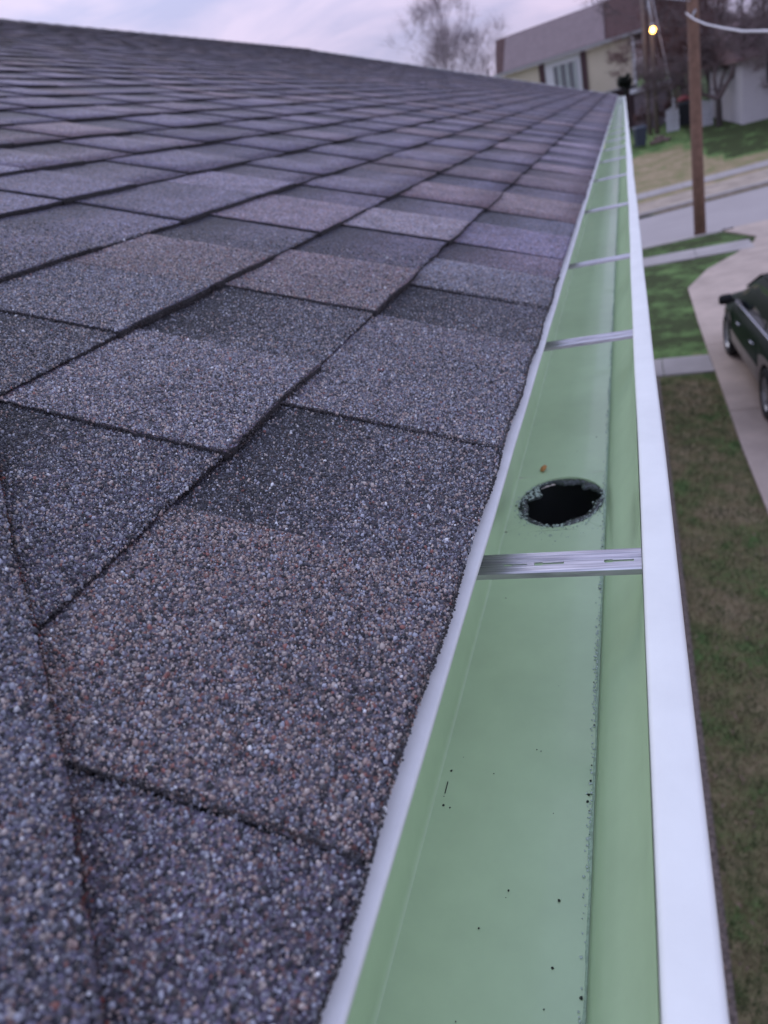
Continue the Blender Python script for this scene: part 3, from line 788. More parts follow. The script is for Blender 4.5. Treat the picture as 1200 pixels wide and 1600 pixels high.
for _ in range(34):
    blob(mb, (HX+rg.uniform(-.03, .036), HY-.050-abs(rg.gauss(0, .010)), ZB-.0003), rg.uniform(.0002, .0006), 0, rg)
o = rebase(mb.build('sealant_crumbs', [M['clear'], M['dirt']], gut)); o['kind'] = 'stuff'
V = []; F = []; i = 0; y = G0
ysb = [G0] + [-.1+j*.004 for j in range(0, 420)] + [1.6+j*.1 for j in range(110)]
for y in ysb:
    wv = .0005+.0003*math.sin(y*61)+.0003*math.sin(y*143+1)+rg.uniform(-.00015, .00015)
    if y < .12: wv += .0022*max(0, math.sin(y*60+1))*(1-y/.12)
    wv = max(wv, .0003)
    V += [(BX1-.0004-wv*2, y, ZB-.00045), (BX1-wv, y, ZB+.0005), (BX1+.0004, y, ZB+.0009)]
for i in range(len(ysb)-1):
    for k in range(2): F.append((i*3+k, i*3+k+1, i*3+k+4, i*3+k+3))
bead.add(V, F, 0, True)
rebase(bead.build('sealant_bead', M['clearline'], gut))
# hanger straps
def strap_mesh():
    mb = MB()
    prof = [(-.0118, -.0030), (-.0112, -.0004), (-.0104, 0), (-.0075, .0001), (-.0070, -.0004), (-.0048, -.0003), (-.0040, -.0014), (-.0012, -.0016), (.0012, -.0016), (.0040, -.0014), (.0048, -.0003), (.0070, -.0004), (.0075, .0001), (.0104, 0), (.0112, -.0004), (.0118, -.0030)]
    xs_ = [-.0325+i*.1112/111 for i in range(112)]; n = len(prof)
    slots = [(.0055, .0190, .0006), (.0225, .0385, .0009), (.0600, .0745, .0009)]
    V = []
    for x_ in xs_:
        for j, (yy, zz) in enumerate(prof):
            yy *= .84
            if j in (7, 8):
                wd = .0012
                for a, b, hw in slots:
                    if a < x_ < b: wd = hw*(1.75 if x_ < a+.0042 else 1.0)
                yy = wd if j == 8 else -wd
            V.append((x_, yy, zz - .0000))
    F = []
    for i in range(len(xs_)-1):
        xm = (xs_[i]+xs_[i+1])/2
        for j in range(n-1):
            if j == 7 and any(a < xm < b for a, b, _ in slots): continue
            F.append((i*n+j, i*n+j+1, (i+1)*n+j+1, (i+1)*n+j))
    mb.add(V, F, 0, False)
    me = bpy.data.meshes.new('hanger_strap'); me.from_pydata(mb.v, [], mb.f); me.materials.append(M['alu']); me.update()
    return me
sm_ = strap_mesh()
hy = [-.12, .3345, .742, 1.125, 1.65, 2.20, 2.72]
while hy[-1] < 12.1: hy.append(hy[-1]+random.Random(len(hy)).uniform(.42, .6))
for y in hy:
    o = bpy.data.objects.new('hanger_strap', sm_); COL.objects.link(o); o.parent = gut
    o.location = Vector((0, y, -.0345))-gut.location
    s_ = o.modifiers.new('thickness', 'SOLIDIFY'); s_.thickness = .0008; s_.offset = -1

# small things lying in the gutter
mb = MB()
mb.add([(-.0128, .6190, ZB+.0004), (-.0098, .6150, ZB+.0012), (-.0068, .6185, ZB+.0022), (-.0062, .6240, ZB+.0026), (-.0088, .6262, ZB+.0030), (-.0120, .6240, ZB+.0020), (-.0096, .6205, ZB+.0040)],
       [(0,1,6), (1,2,6), (2,3,6), (3,4,6), (4,5,6), (5,0,6)], 0, False)
mb.v = [(a, b+.004, c) for a, b, c in mb.v]
sl_ = mb.build('leaf_scrap', M['leaf']); md = sl_.modifiers.new('thickness', 'SOLIDIFY'); md.thickness = .0004
tag(sl_, 'tiny orange scrap of dry leaf beside the outlet hole in the gutter', 'leaf')
mb = MB(); rg = random.Random(4)
for (x_, y_, r_) in ((-.0265,.262,.0010),(-.0262,.2395,.0011),(-.0225,.2385,.0007),(-.0215,.272,.0004),(.018,.280,.0006),(.0204,.279,.0005),(-.003,.262,.0005),(.0135,.197,.0008),(.0128,.1935,.0004),(.0030,.178,.0007),(.036,.195,.0010),(.0355,.166,.0009),(.0335,.150,.0005),(.0002,.140,.0005),(.0005,.118,.0005),(.026,.330,.0003),(-.018,.42,.0006),(.037,.69,.0008),(.02,.66,.0006),(.012,.13,.0004),(.03,.24,.0004),(-.027,.245,.0005),(.04,.112,.0007),(.0395,.128,.0005)):
    blob(mb, (x_, y_, ZB), r_*.62, 0, rg)
mb.box(-.0271, -.0267, .247, .2545, ZB, ZB+.0004)
tag(mb.build('dirt_specks', M['dirt']), 'few dark specks of dirt and granules on the gutter bottom', 'dirt', kind='stuff')

# ------------------------------------------------------------------ parked car
car = empty('parked_car', (2.27, 10.80, G), R(3.2), label='dark green car with beige lower body parked on the driveway, facing the street', cat='car')
def car_section(y):
    """half width and heights along the body, y forward from the middle"""
    hw = lerp_table([(-2.3,.60),(-2.18,.76),(-1.9,.835),(-1.2,.865),(0,.875),(1.1,.865),(1.7,.83),(2.05,.76),(2.22,.62),(2.28,.48)], y)
    belt = lerp_table([(-2.3,.72),(-2.1,.95),(-1.5,.97),(0,.95),(.95,.93),(1.5,.86),(2.0,.76),(2.22,.66),(2.28,.56)], y)
    low_ = lerp_table([(-2.3,.42),(-2.1,.28),(-1,.22),(1,.22),(2.05,.24),(2.28,.38)], y)
    return hw, belt, low_
sts = [-2.3,-2.24,-2.18,-2.05,-1.9,-1.75,-1.6,-1.5,-1.4,-1.2,-1,-.7,-.35,0,.35,.7,.95,1.15,1.25,1.35,1.5,1.65,1.8,1.95,2.05,2.15,2.22,2.28]
prof_n = 9
def body_pts(y):
    hw, b, l = car_section(y)
    return [(-hw*.93, l), (-hw*1.0, l+.12), (-hw*1.012, l+.26), (-hw*1.015, (l+b)/2-.04), (-hw*.99, b-.14), (-hw*.95, b-.03), (-hw*.86, b+.015), (-hw*.5, b+.045), (0, b+.055)]
mbp = MB(); V = []
full = []
for y in sts:
    h_ = body_pts(y); f_ = h_ + [(-a, b) for a, b in h_[:-1][::-1]]; full.append(f_)
n = len(full[0])
WHY = (-1.33, 1.33); WR = .33
def in_arch(y, z): return any((y-c)**2+(z-.32)**2 < .385**2 for c in WHY)
fine = []
# finer stations round the arches for clean openings
sf = sorted(set([round(v, 3) for v in sts] + [round(c+.385*math.cos(t*math.pi/12), 3) for c in WHY for t in range(13)]))
def full_at(y):
    h_ = body_pts(y)
    for c in WHY:
        if abs(y-c) < .385:
            za = .32+math.sqrt(max(0, .385**2-(y-c)**2)); 
            h2 = []
            for i, (a, b) in enumerate(h_[:5]):
                lo_, hi_ = za, h_[4][1] if h_[4][1] > za+.05 else za+.05
                t_ = i/4; h2.append((a if i > 0 else h_[1][0], lo_+(hi_-lo_)*t_ if i < 4 else max(h_[4][1], za+.05)))
            h_ = h2+h_[5:]
    return h_ + [(-a, b) for a, b in h_[:-1][::-1]]
for i, y in enumerate(sf):
    for a, b in full_at(y): V.append((a, y, b))
F = []; mi = []
for i in range(len(sf)-1):
    for k in range(n-1):
        F.append((i*n+k, i*n+k+1, (i+1)*n+k+1, (i+1)*n+k)); 
        zz = sum(V[q][2] for q in F[-1])/4
        mi.append(1 if (k <= 2 or k >= n-4) and abs(sf[i]) < 3 else 0)
F.append(tuple(range(n))); mi.append(1); F.append(tuple((len(sf)-1)*n+k for k in range(n))[::-1]); mi.append(1)
mbp.v = V; mbp.f = F; mbp.mi = mi; mbp.sm = [True]*len(F)
body = mbp.build('body', [M['paint'], M['cladding']], car)
mb = MB(); mb.box(-.74, .74, -2.0, 2.0, .2, .5); mb.build('underbody', M['rubber'], car)
# cabin
mb = MB(); cab = [(-2.12,.93,.68),(-1.75,1.25,.64),(-1.35,1.40,.62),(-.6,1.455,.61),(.1,1.43,.61),(.45,1.36,.63),(.95,1.06,.74),(1.2,.95,.79)]
V = []; 
for y, zt, hwt in cab:
    hw, b, l = car_section(y); hb = hw*.93
    V += [(-hb, y, b), (-(hb+(hwt-hb)*.5)-.01, y, b+(zt-b)*.5), (-hwt, y, zt-.05*min(1, (zt-b)/.2)), (-hwt*.85, y, zt), (0, y, zt+.02), (hwt*.85, y, zt), (hwt, y, zt-.05*min(1, (zt-b)/.2)), ((hb+(hwt-hb)*.5)+.01, y, b+(zt-b)*.5), (hb, y, b)]
F = []; mi = []
for i in range(len(cab)-1):
    for k in range(8):
        F.append((i*9+k, i*9+k+1, (i+1)*9+k+1, (i+1)*9+k))
        side = k in (0, 1, 6, 7); wind = (i >= 5 and 2 <= k <= 5) or (i == 0 and 2 <= k <= 5)
        mi.append(0)
mb.v = V; mb.f = F; mb.mi = mi; mb.sm = [True]*len(F)
mb.build('cabin', M['paint'], car)
def cab_at(y, t, side):
    for (a, za, ha), (b_, zb, hb_) in zip(cab, cab[1:]):
        if a <= y <= b_:
            q = (y-a)/(b_-a); zt = za+(zb-za)*q; hwt = ha+(hb_-ha)*q; break
    hw, b, l = car_section(y); hbt = hw*.93
    x = hbt+(hwt-hbt)*t+.01*math.sin(t*math.pi)+.004; z = b+(zt-.05-b)*t
    return (side*x, y, z)
for side in (-1, 1):
    for (ya, yb, yc, yd) in ((.12,.98,.40,.12), (-.85,.06,.06,-.85), (-1.62,-.93,-.93,-1.45)):
        mb = MB(); pts = []
        nn = 8
        lo_ = [cab_at(ya+(yb-ya)*i/nn, .10, side) for i in range(nn+1)]; hi_ = [cab_at(yd+(yc-yd)*i/nn, .90, side) for i in range(nn+1)]
        mid_ = [tuple((a+b)/2 + (.008*side if j == 0 else 0) for j, (a, b) in enumerate(zip(p, q))) for p, q in zip(lo_, hi_)]
        mb.add(lo_+mid_+hi_, [(i, i+1, nn+2+i, nn+1+i) for i in range(nn)]+[(nn+1+i, nn+2+i, 2*nn+3+i, 2*nn+2+i) for i in range(nn)], 0, True)
        mb.build('side_window', M['glass'], car)
    mb = MB(); mb.tube([cab_at(y_, .05, side) for y_ in (-1.7, -1.2, -.6, 0, .5, 1.0)], .017, 6); mb.build('window_trim', M['chrome'], car)
    mb = MB(); mb.tube([(side*.60, -1.35, 1.42), (side*.59, -.5, 1.475), (side*.59, .15, 1.44)], .017, 6); mb.build('roof_rail', M['rubber'], car)
    mb = MB()
    x0 = side*.86
    mb.tube([(x0*.97, .80, .98), (x0*1.03, .80, 1.0)], .025, 6)
    V = []
    for j, (dx, sc_) in enumerate(((0, .6), (.03, 1), (.14, 1), (.18, .7))):
        for k in range(8):
            t = 2*math.pi*k/8; V.append((side*(.87+dx), .81+.055*math.cos(t)*sc_, 1.02+.075*math.sin(t)*sc_))
    mb.add(V, [(j*8+k, j*8+(k+1) % 8, (j+1)*8+(k+1) % 8, (j+1)*8+k) for j in range(3) for k in range(8)]+[tuple(range(8)), tuple(range(24, 32))[::-1]], 0, True)
    mb.build('wing_mirror', M['rubber'], car)
    for yh in (.18, -.72):
        mb = MB(); mb.tube([(side*.885, yh, .80), (side*.905, yh+.03, .805), (side*.905, yh+.13, .805), (side*.885, yh+.16, .80)], .012, 6)
        mb.build('door_handle', M['chrome'], car)
    for yw in WHY:
        W_ = []; mb = MB(); nseg = 28
        pr_ = [(.215, .205), (.235, .24), (.235, .30), (.215, .325), (.10, .33), (.03, .325), (.01, .30), (.01, .24)]
        V = []
        for k in range(nseg):
            t = 2*math.pi*k/nseg
            for (xx, rr) in pr_: V.append((side*(.645+xx), yw+rr*math.cos(t), .33+rr*math.sin(t)))
        n8 = len(pr_)
        mb.add(V, [(k*n8+j, k*n8+(j+1) % n8, ((k+1) % nseg)*n8+(j+1) % n8, ((k+1) % nseg)*n8+j) for k in range(nseg) for j in range(n8)], 0, True)
        ty = mb.build('wheel', M['rubber'], car)
        mb = MB(); V = []
        for k in range(nseg):
            t = 2*math.pi*k/nseg
            for (xx, rr) in ((.222, .212), (.205, .195), (.13, .19)): V.append((side*(.645+xx), yw+rr*math.cos(t), .33+rr*math.sin(t)))
        mb.add(V, [(k*3+j, k*3+j+1, ((k+1) % nseg)*3+j+1, ((k+1) % nseg)*3+j) for k in range(nseg) for j in range(2)], 0, True)
        for k in range(7):
            t = 2*math.pi*k/7
            c, s = math.cos(t), math.sin(t)
            def Q(r, wdt, xx): return (side*(.645+xx), yw+r*c-wdt*s, .33+r*s+wdt*c)
            mb.add([Q(.02,-.03,.20), Q(.02,.03,.20), Q(.20,.018,.205), Q(.20,-.018,.205), Q(.02,-.03,.17), Q(.02,.03,.17), Q(.20,.018,.17), Q(.20,-.018,.17)], [(0,1,2,3), (0,3,7,4), (1,5,6,2), (4,7,6,5)])
        mb.build('rim', M['rim'], ty)
    mb = MB(); mb.box(side*.40, side*.68, 2.15, 2.235, .56, .68) if side > 0 else mb.box(-.68, -.40, 2.15, 2.235, .56, .68)
    mb.build('headlight', M['lampwhite'], car, .02)
    mb = MB(); mb.box(.45, .72, -2.32, -2.2, .62, .82) if side > 0 else mb.box(-.72, -.45, -2.32, -2.2, .62, .82)
    mb.build('tail_light', M['lampred'], car, .02)
mb = MB(); q0 = [cab[5], cab[6]]
mb.add([(-.56,.50,1.345), (.56,.50,1.345), (.68,.93,1.10), (-.68,.93,1.10)], [(0,1,2,3)])
o = mb.build('windscreen', M['glass'], car); o.location.z = .018; o.location.y = .02
mb = MB(); mb.add([(-.58,-1.72,1.29), (.58,-1.72,1.29), (.6,-2.08,.99), (-.6,-2.08,.99)], [(3,2,1,0)])
o = mb.build('rear_window', M['glass'], car); o.location.z = .02; o.location.y = -.02

# ------------------------------------------------------------------ poles, lamp and wires
pole = empty('utility_pole', (1.77, 22.4, G), label='brown wooden utility pole standing in the grass verge by the street', cat='utility pole')
mb = MB(); mb.tube([(0,0,-.1), (-.01,0,2), (.0,0,4.5), (.01,0,9.5)], [.155,.145,.135,.105], 14); mb.build('pole_shaft', M['wood'], pole)
mb = MB(); mb.box(-1.1, 1.1, -.17, -.08, 8.2, 8.32); mb.build('crossarm', M['wood2'], pole)
mb = MB(); mb.tube([(-.05,-.14,5.05), (0,-.16,5.12), (.05,-.14,5.2)], .03, 6); mb.build('cable_clamp', M['steel'], pole)
CABLE = [(1.61,22.24,1.22), (1.65,20.5,.98), (1.71,18.5,.76), (1.75,16,.56), (1.755,13.5,.39), (1.73,11,.28), (1.70,9,.22), (1.67,7,.19)]
def sag(a, b, d, n=18): return [tuple(a[i]+(b[i]-a[i])*t - (d*4*t*(1-t) if i == 2 else 0) for i in range(3)) for t in [j/n for j in range(n+1)]]
mb = MB(); mb.tube(CABLE, .017, 6)
tag(mb.build('service_cable', M['cable']), 'thick pale cable sagging from the brown pole towards the right', 'cable')
mb = MB(); mb.tube(sag((1.70, 22.24, 1.45), (-8.0, 58, 9.0), .3), .014, 5)
tag(mb.build('overhead_wire', M['steel']), 'thin wire running from the brown pole back over the cream house', 'wire')
lp = empty('street_lamp', (1.60, 46, T(46)), label='distant utility pole carrying a lit orange street lamp beside the house corner', cat='street lamp')
mb = MB(); mb.tube([(0,.1,-.1), (0,.1,9.5)], [.13,.10], 10); mb.build('pole_shaft', M['wood2'], lp)
mb = MB(); mb.tube([(0,.0,6.2), (-.1,-.5,6.0), (.0,-1.0,5.0)], .035, 6); mb.build('lamp_arm', M['steel'], lp)
mb = MB(); V = []
for j, (r, z) in enumerate(((.04, .16), (.10, .10), (.14, .0), (.11, -.08), (.03, -.14))):
    for k in range(14): t = 2*math.pi*k/14; V.append((.02+r*math.cos(t), -1.0+r*math.sin(t), 4.72+z))
mb.add(V, [(j*14+k, j*14+(k+1) % 14, (j+1)*14+(k+1) % 14, (j+1)*14+k) for j in range(4) for k in range(14)]+[tuple(range(14)), tuple(range(56, 70))[::-1]], 0, True)
mb.build('lamp_lens', M['lamp'], lp)
mb = MB(); mb.tube([(.0,-1.0,5.0), (.02,-1.0,4.86)], [.09,.14], 10); mb.build('lamp_hood', M['steel'], lp)
mb = MB(); mb.tube([(0,.1,6.8), (1.1,.1,.0)], .02, 5); mb.build('guy_wire', M['cable'], lp)
mb = MB(); mb.tube([(-.36,.3,-.1), (-.36,.3,9.3)], [.11,.09], 8); tag(mb.build('grey_pole', M['wood2']), 'slim grey pole standing beside the lit street lamp', 'pole'); bpy.data.objects['grey_pole'].location = lp.location

# ------------------------------------------------------------------ cream house across the street
A = Vector((1.28, 52.4, 0)); ang = math.atan2(57.9-52.4, -8.1-1.28)
HG = T(53)
nh = empty('cream_house', (A.x, A.y, HG), ang, label='cream house with a steep grey brown mansard roof across the street', cat='house')
# local: x runs left along the front, y runs towards the camera is negative of back
def zl(z): return z-HG
front = 1        # local +y direction: find which side faces the camera
fy = Vector((-math.sin(ang), math.cos(ang)))
sgn = 1 if fy.y < 0 else -1          # sgn*y is towards the camera
def shr(x, y, z): return (x - .60*min(0, sgn*y), y, z)
def B(mb, u0, u1, d0, d1, z0, z1, mi=0):
    a, b = sorted((sgn*d0, sgn*d1)); mb.box(u0, u1, a, b, zl(z0), zl(z1), mi, fr=shr)
mb = MB(); B(mb, .72, 10.7, -.30, -8, HG-.5, 2.30); mb.build('wall', M['cream'], nh)
mb = MB(); B(mb, .52, .70, -.12, -.28, HG, 2.28); mb.build('corner_post', M['wframe'], nh)
mb = MB(); B(mb, -.05, 10.95, .03, -.34, 2.32, 2.40); B(mb, -.05, 10.95, .12, .0, 2.34, 2.50); mb.build('eave_gutter', M['gut'], nh)
mb = MB()
def slope(mb, u0, u1, zt, th=.0, off=0., tilt=.75, skew0=0, skew1=0):
    P = []
    for (u, z, d) in ((u0, 2.52, 0), (u1, 2.52, 0), (u1+skew1, zt, -tilt), (u0+skew0, zt, -tilt)): P.append((u, sgn*(d+off), zl(z)))
    Q = [(a, b-sgn*.3, c) for a, b, c in P]
    mb.add([shr(*q) for q in P+Q], [(0,1,2,3), (7,6,5,4), (0,4,5,1), (1,5,6,2), (2,6,7,3), (3,7,4,0)])
slope(mb, -.0, 10.9, 4.52, skew1=-.25); mb.build('mansard_slope', M['mansard2'], nh)
mb = MB(); slope(mb, 2.36, 10.2, 4.47, off=.07, skew1=-.4); mb.build('roof_panel', M['mansard'], nh)
mb = MB(); B(mb, .0, 10.6, -.76, -7.6, 4.40, 4.50); mb.build('flat_roof', M['mansard2'], nh)
mb = MB(); mb.add([shr(*q) for q in [(.02,sgn*-.0,zl(2.52)), (.02,sgn*-8.2,zl(2.52)), (0.02,sgn*-7.6,zl(4.5)), (.02,sgn*-.8,zl(4.5)), (.2,0,zl(2.52)), (.2,sgn*-8.2,zl(2.52)), (.2,sgn*-7.6,zl(4.5)), (.2,sgn*-.8,zl(4.5))]], [(0,1,2,3), (7,6,5,4), (0,4,5,1), (3,2,6,7)])
mb.build('side_mansard', M['mansard2'], nh)
for a, b in ((3.82, 4.22), (6.95, 7.40)):
    mb = MB(); B(mb, a, b, -.20, -.29, -.9, 2.30); mb.build('maroon_panel', M['maroon'], nh)
mb = MB(); B(mb, 4.24, 6.93, -.235, -.29, -.9, 2.30); mb.build('window_surround', M['wframe'], nh)
for a, b in ((4.55, 5.10), (5.14, 5.69), (5.73, 6.28)):
    mb = MB(); B(mb, a, b, -.20, -.232, .35, 1.92); wp = mb.build('window', M['pane'], nh)
    mb = MB(); B(mb, a-.04, a-.002, -.175, -.235, .31, 1.96); B(mb, b+.0, b+.038, -.175, -.235, .31, 1.96); B(mb, a-.002, b, -.175, -.235, 1.922, 1.96); B(mb, a-.002, b, -.175, -.235, .31, .348); mb.build('frame', M['wframe'], wp)
    mb = MB(); B(mb, a+.03, a+.2, -.190, -.198, .36, 1.91); mb.build('curtain', M['curtain'], wp)
mb = MB()
B(mb, .35, 2.2, 3.6, -.29, -.32, -.22); mb.build('porch_roof', M['gut'], nh)
mb = MB(); B(mb, .55, 1.9, 3.4, .2, HG-.3, -.33); mb.build('porch_wall', M['maroon'], nh)

# ------------------------------------------------------------------ trees and bushes
def tree(name, x, y, h, spread, trunk_r, label, seed, mats=('bark', 'twig'), fork=.28, levels=6, zg=None, up=.35, twigs=2, group=None, first=None, spiky=0, tw=.011, tl=1.0, fine=1.0):
    rg = random.Random(seed); z0 = (T(y) if zg is None else zg)-.1
    t = empty(name, (x, y, z0), label=label, cat='tree', group=group)
    tm, cm = MB(), MB()
    def tube(m_, a, b, ra, rb, n_):
        d = (b-a); 
        if d.length < 1e-5: return
        dn = d.normalized(); q = dn.cross(Vector((.3,.5,.81))).normalized(); w_ = dn.cross(q)
        V = []
        for p, r in ((a, ra), (b, rb)):
            for k in range(n_): th = 2*math.pi*k/n_; V.append(p+(q*math.cos(th)+w_*math.sin(th))*r)
        m_.add(V, [(k, (k+1) % n_, n_+(k+1) % n_, n_+k) for k in range(n_)], 0, True)
    def grow(p, d, L, r, lev):
        segs = 3 if lev < 3 else 2
        for i in range(segs):
            d = (d+Vector((rg.gauss(0,.16), rg.gauss(0,.16), rg.gauss(0,.10)+up*.10))).normalized()
            q = p+d*(L/segs); r2 = r*(.86 if lev < levels else .6)
            tube(tm if lev <= 1 else cm, p, q, r, r2, 8 if lev < 2 else (5 if lev < 4 else 3)); 
            if lev >= 2 and rg.random() < .95 and lev < levels:
                dd = (d+Vector((rg.gauss(0,.8), rg.gauss(0,.8), rg.gauss(.1,.5)))).normalized()
                grow(q, dd, L*.5, max(r2*.4, tw*.7), min(lev+2, levels))
            p, r = q, r2
        if lev >= levels:
            for _ in range(7):
                a_ = p-d*rg.random()*L*.9; b_ = a_+(d*.5+Vector((rg.gauss(0,.7), rg.gauss(0,.7), rg.gauss(.25,.6)))).normalized()*rg.uniform(.18, .5)*(tw/.011)*tl
                n_ = Vector((rg.gauss(0,1), rg.gauss(0,1), rg.gauss(0,1))).normalized()*tw*.75*fine
                cm.add([a_-n_, a_+n_, b_], [(0,1,2)])
            return
        nb = rg.choice([2,3,3]) if lev < levels-1 else rg.choice([3,4,4])
        for _ in range(nb):
            ang_ = rg.gauss(0, .55)
            dd = (d + Vector((rg.gauss(0, spread), rg.gauss(0, spread), rg.gauss(0, .32)+up*.35+spiky))).normalized()
            grow(p, dd, L*rg.uniform(.62, .86), max(r*rg.uniform(.52, .72), tw), lev+1)
    L0 = h*fork
    if first is None:
        grow(Vector((0,0,0)), Vector((0,0,1)), L0, trunk_r, 1)
    else:
        p = Vector((0,0,0)); q = Vector((first[0][0], first[0][1], first[0][2])); tube(tm, p, q*.5, trunk_r, trunk_r*.88, 8); tube(tm, q*.5, q, trunk_r*.88, trunk_r*.8, 8)
        for (dx, dy, dz, ln, rr) in first[1]: grow(q, Vector((dx, dy, dz)).normalized(), ln, rr, 2)
    tm.build('trunk', M[mats[0]], t); cm.build('crown', M[mats[1]], t)
    return t
tree('bare_tree', -16.6, 76, 15.5, .72, .16, 'pale fine twigged tree, leftmost of the three above the roof ridge', 3, ('twig_pale', 'twig_pale'), .20, 6, up=.7, spiky=.35, tw=.012, tl=3, fine=.8)
tree('bare_tree', -14.2, 77, 19.0, .70, .2, 'pale fine twigged tree, tallest of the three above the roof ridge', 6, ('twig_pale', 'twig_pale'), .21, 6, up=.7, spiky=.35, tw=.012, tl=3, fine=.8)
tree('bare_tree', -12.2, 75, 15.5, .70, .16, 'pale fine twigged tree of the three nearest to the mansard roof', 10, ('twig_pale', 'twig_pale'), .20, 6, up=.7, spiky=.35, tw=.012, tl=3, fine=.8)
tree('bare_tree', -2.5, 92, 20.0, .6, .3, 'bare tree whose top just shows above the mansard roof', 8, ('bark', 'twig_pale'), .25, 6, tw=.014)
tree('bare_tree', 4.37, 43.4, 8.2, .75, .17, 'dark forked bare tree in front of the white building', 12, ('bark', 'twig'), .25, 7, up=.1,
     first=((.0, 0, 1.25), [(-1.0,.1,.8,1.3,.11), (-.12,.3,1.2,1.5,.10), (.7,-.2,1.1,1.6,.12), (.35,.6,1,1.5,.09)]))
tree('bare_tree', 2.9, 48.2, 8.0, .50, .16, 'reddish budding tree right behind the lamp pole', 24, ('bark', 'twig_red'), .22, 7)
tree('bare_tree', 3.7, 51, 11.0, .66, .2, 'reddish budding tree behind the white boards and black bin', 25, ('bark', 'twig_red'), .22, 7, tw=.013)
tree('bare_tree', 3.0, 62, 9.6, .56, .2, 'hazy reddish tree farther back between the lamp pole and the brown pole', 31, ('bark', 'twig_red'), .22, 7, tw=.015)
tree('bare_tree', 7.2, 50.4, 13.5, .66, .24, 'tall dark bare tree behind the white building, at the photo corner', 33, ('bark', 'twig'), .22, 7, tw=.013)
tree('bare_tree', 5.4, 58, 14.5, .6, .25, 'tall bare tree rising behind the brown utility pole', 37, ('bark', 'twig'), .22, 7, tw=.014)
tree('bare_tree', 6.9, 40.6, 7.6, .8, .14, 'bare brown tree standing close in front of the white building, right of the forked tree', 51, ('bark', 'twig'), .24, 7, up=.0, tw=.010)
tree('bare_tree', 10.5, 60, 16.0, .6, .25, 'tall bare tree far right behind the white building roof', 41, ('bark', 'twig'), .22, 6, tw=.014)
tree('bare_tree', 4.0, 74, 13.5, .6, .25, 'most distant bare tree filling the gap left of the brown pole', 43, ('bark', 'twig'), .22, 7, tw=.018)
# hedge-like band of far woodland
mb = MB(); rg = random.Random(77)
for i in range(15000):
    x_ = rg.uniform(-60, 110); y_ = rg.uniform(105, 135); z_ = T(y_); hh = rg.uniform(2, 9)*(.75+.25*math.sin(x_*.23)); a = Vector((x_, y_, z_+rg.random()*hh*.6)); 
    b = a+Vector((rg.gauss(0,.7), rg.gauss(0,.7), rg.uniform(.8, 2.4)))
    mb.add([a, a+Vector((.07,0,0)), b], [(0,1,2)])
for i in range(220):
    x_ = rg.uniform(-60, 110); y_ = rg.uniform(105, 135); z_ = T(y_)-.2
    mb.tube([(x_, y_, z_), (x_+rg.gauss(0,.3), y_, z_+rg.uniform(4, 8))], [.16,.05], 4, cap=False)
tag(mb.build('far_woods', M['twig']), 'far bare wood along the horizon', 'woods', kind='stuff')
# dark bush by the porch
def bush(name, c, r, n_, label, seed, m='bush'):
    rg = random.Random(seed); mb = MB()
    for _ in range(n_):
        v = Vector((rg.gauss(0,1), rg.gauss(0,1), rg.gauss(0,1))).normalized()*(rg.random()**.4)
        p = Vector((v.x*r[0], v.y*r[1], v.z*r[2]*(1+.25*math.sin(v.x*5+seed)))); s = rg.uniform(.05,.12); a = rg.uniform(0,6.28)
        q = Vector((math.cos(a), math.sin(a), rg.uniform(-.6,.6)))*s; u = Vector((-math.sin(a), math.cos(a), rg.uniform(-.8,.8)))*s*.5
        mb.add([p-q, p+u, p+q, p-u], [(0,1,2,3)])
    for k in range(6):
        mb.tube([(rg.uniform(-.1,.1), rg.uniform(-.1,.1), -r[2]-.3), (rg.uniform(-.5,.5)*r[0], rg.uniform(-.5,.5)*r[1], .3*r[2])], [.03,.012], 4, cap=False)
    o = mb.build(name, M[m]); o.location = c; return tag(o, label, 'bush')
bush('dark_bush', (.15, 49.6, .05), (.42,.4,.35), 900, 'dark bush top above the porch roof of the cream house', 5)
for i, (x_, y_, lb) in enumerate(((2.55, 48.8, 'reddish scrub behind the black bin and brown pole'), (1.1, 48.5, 'reddish scrub in front of the grey shed'), (3.4, 47.6, 'reddish scrub left of the forked tree'))):
    tree('shrub', x_, y_, 2.4, .8, .04, lb, 90+i, ('twig_red', 'twig_red'), .18, 5, tw=.010)['category'] = 'shrub'

# ------------------------------------------------------------------ white building at the right
ga = empty('white_building', (8.6, 42.4, T(43)), R(8), label='white walled building with a pinkish roof at the right edge', cat='building')
zg = T(43)
mb = MB(); mb.box(-3.4, 5.5, 0, 6, -.6, 2.75); mb.build('wall', M['garage'], ga)
mb = MB(); mb.add([(-3.75,-.45,2.68), (5.9,-.45,2.68), (5.9,3,4.2), (-3.75,3,4.2), (5.9,6.4,2.68), (-3.75,6.4,2.68), (-3.75,-.45,2.56), (5.9,-.45,2.56), (5.9,6.4,2.56), (-3.75,6.4,2.56)], [(0,1,2,3), (3,2,4,5), (0,6,7,1), (5,4,8,9), (0,3,5,9,6), (1,7,8,4,2)])
mb.build('roof', M['redroof'], ga)
mb = MB(); mb.box(-1.85, -.6, -.05, .0-.002, 1.5, 2.5); wd = mb.build('window', M['pane'], ga)
mb = MB(); mb.box(-1.92, -1.86, -.08, -.003, 1.44, 2.56); mb.box(-.59, -.53, -.08, -.003, 1.44, 2.56); mb.box(-1.855, -.595, -.08, -.052, 1.44, 1.5); mb.build('frame', M['wframe'], wd)
mb = MB(); mb.box(-2.36, -1.94, -.06, -.003, 1.42, 2.56); mb.build('shutter', M['darkbin'], ga)
mb = MB(); mb.box(-.5, -.12, -.06, -.003, 1.42, 2.56); mb.build('shutter', M['darkbin'], ga)

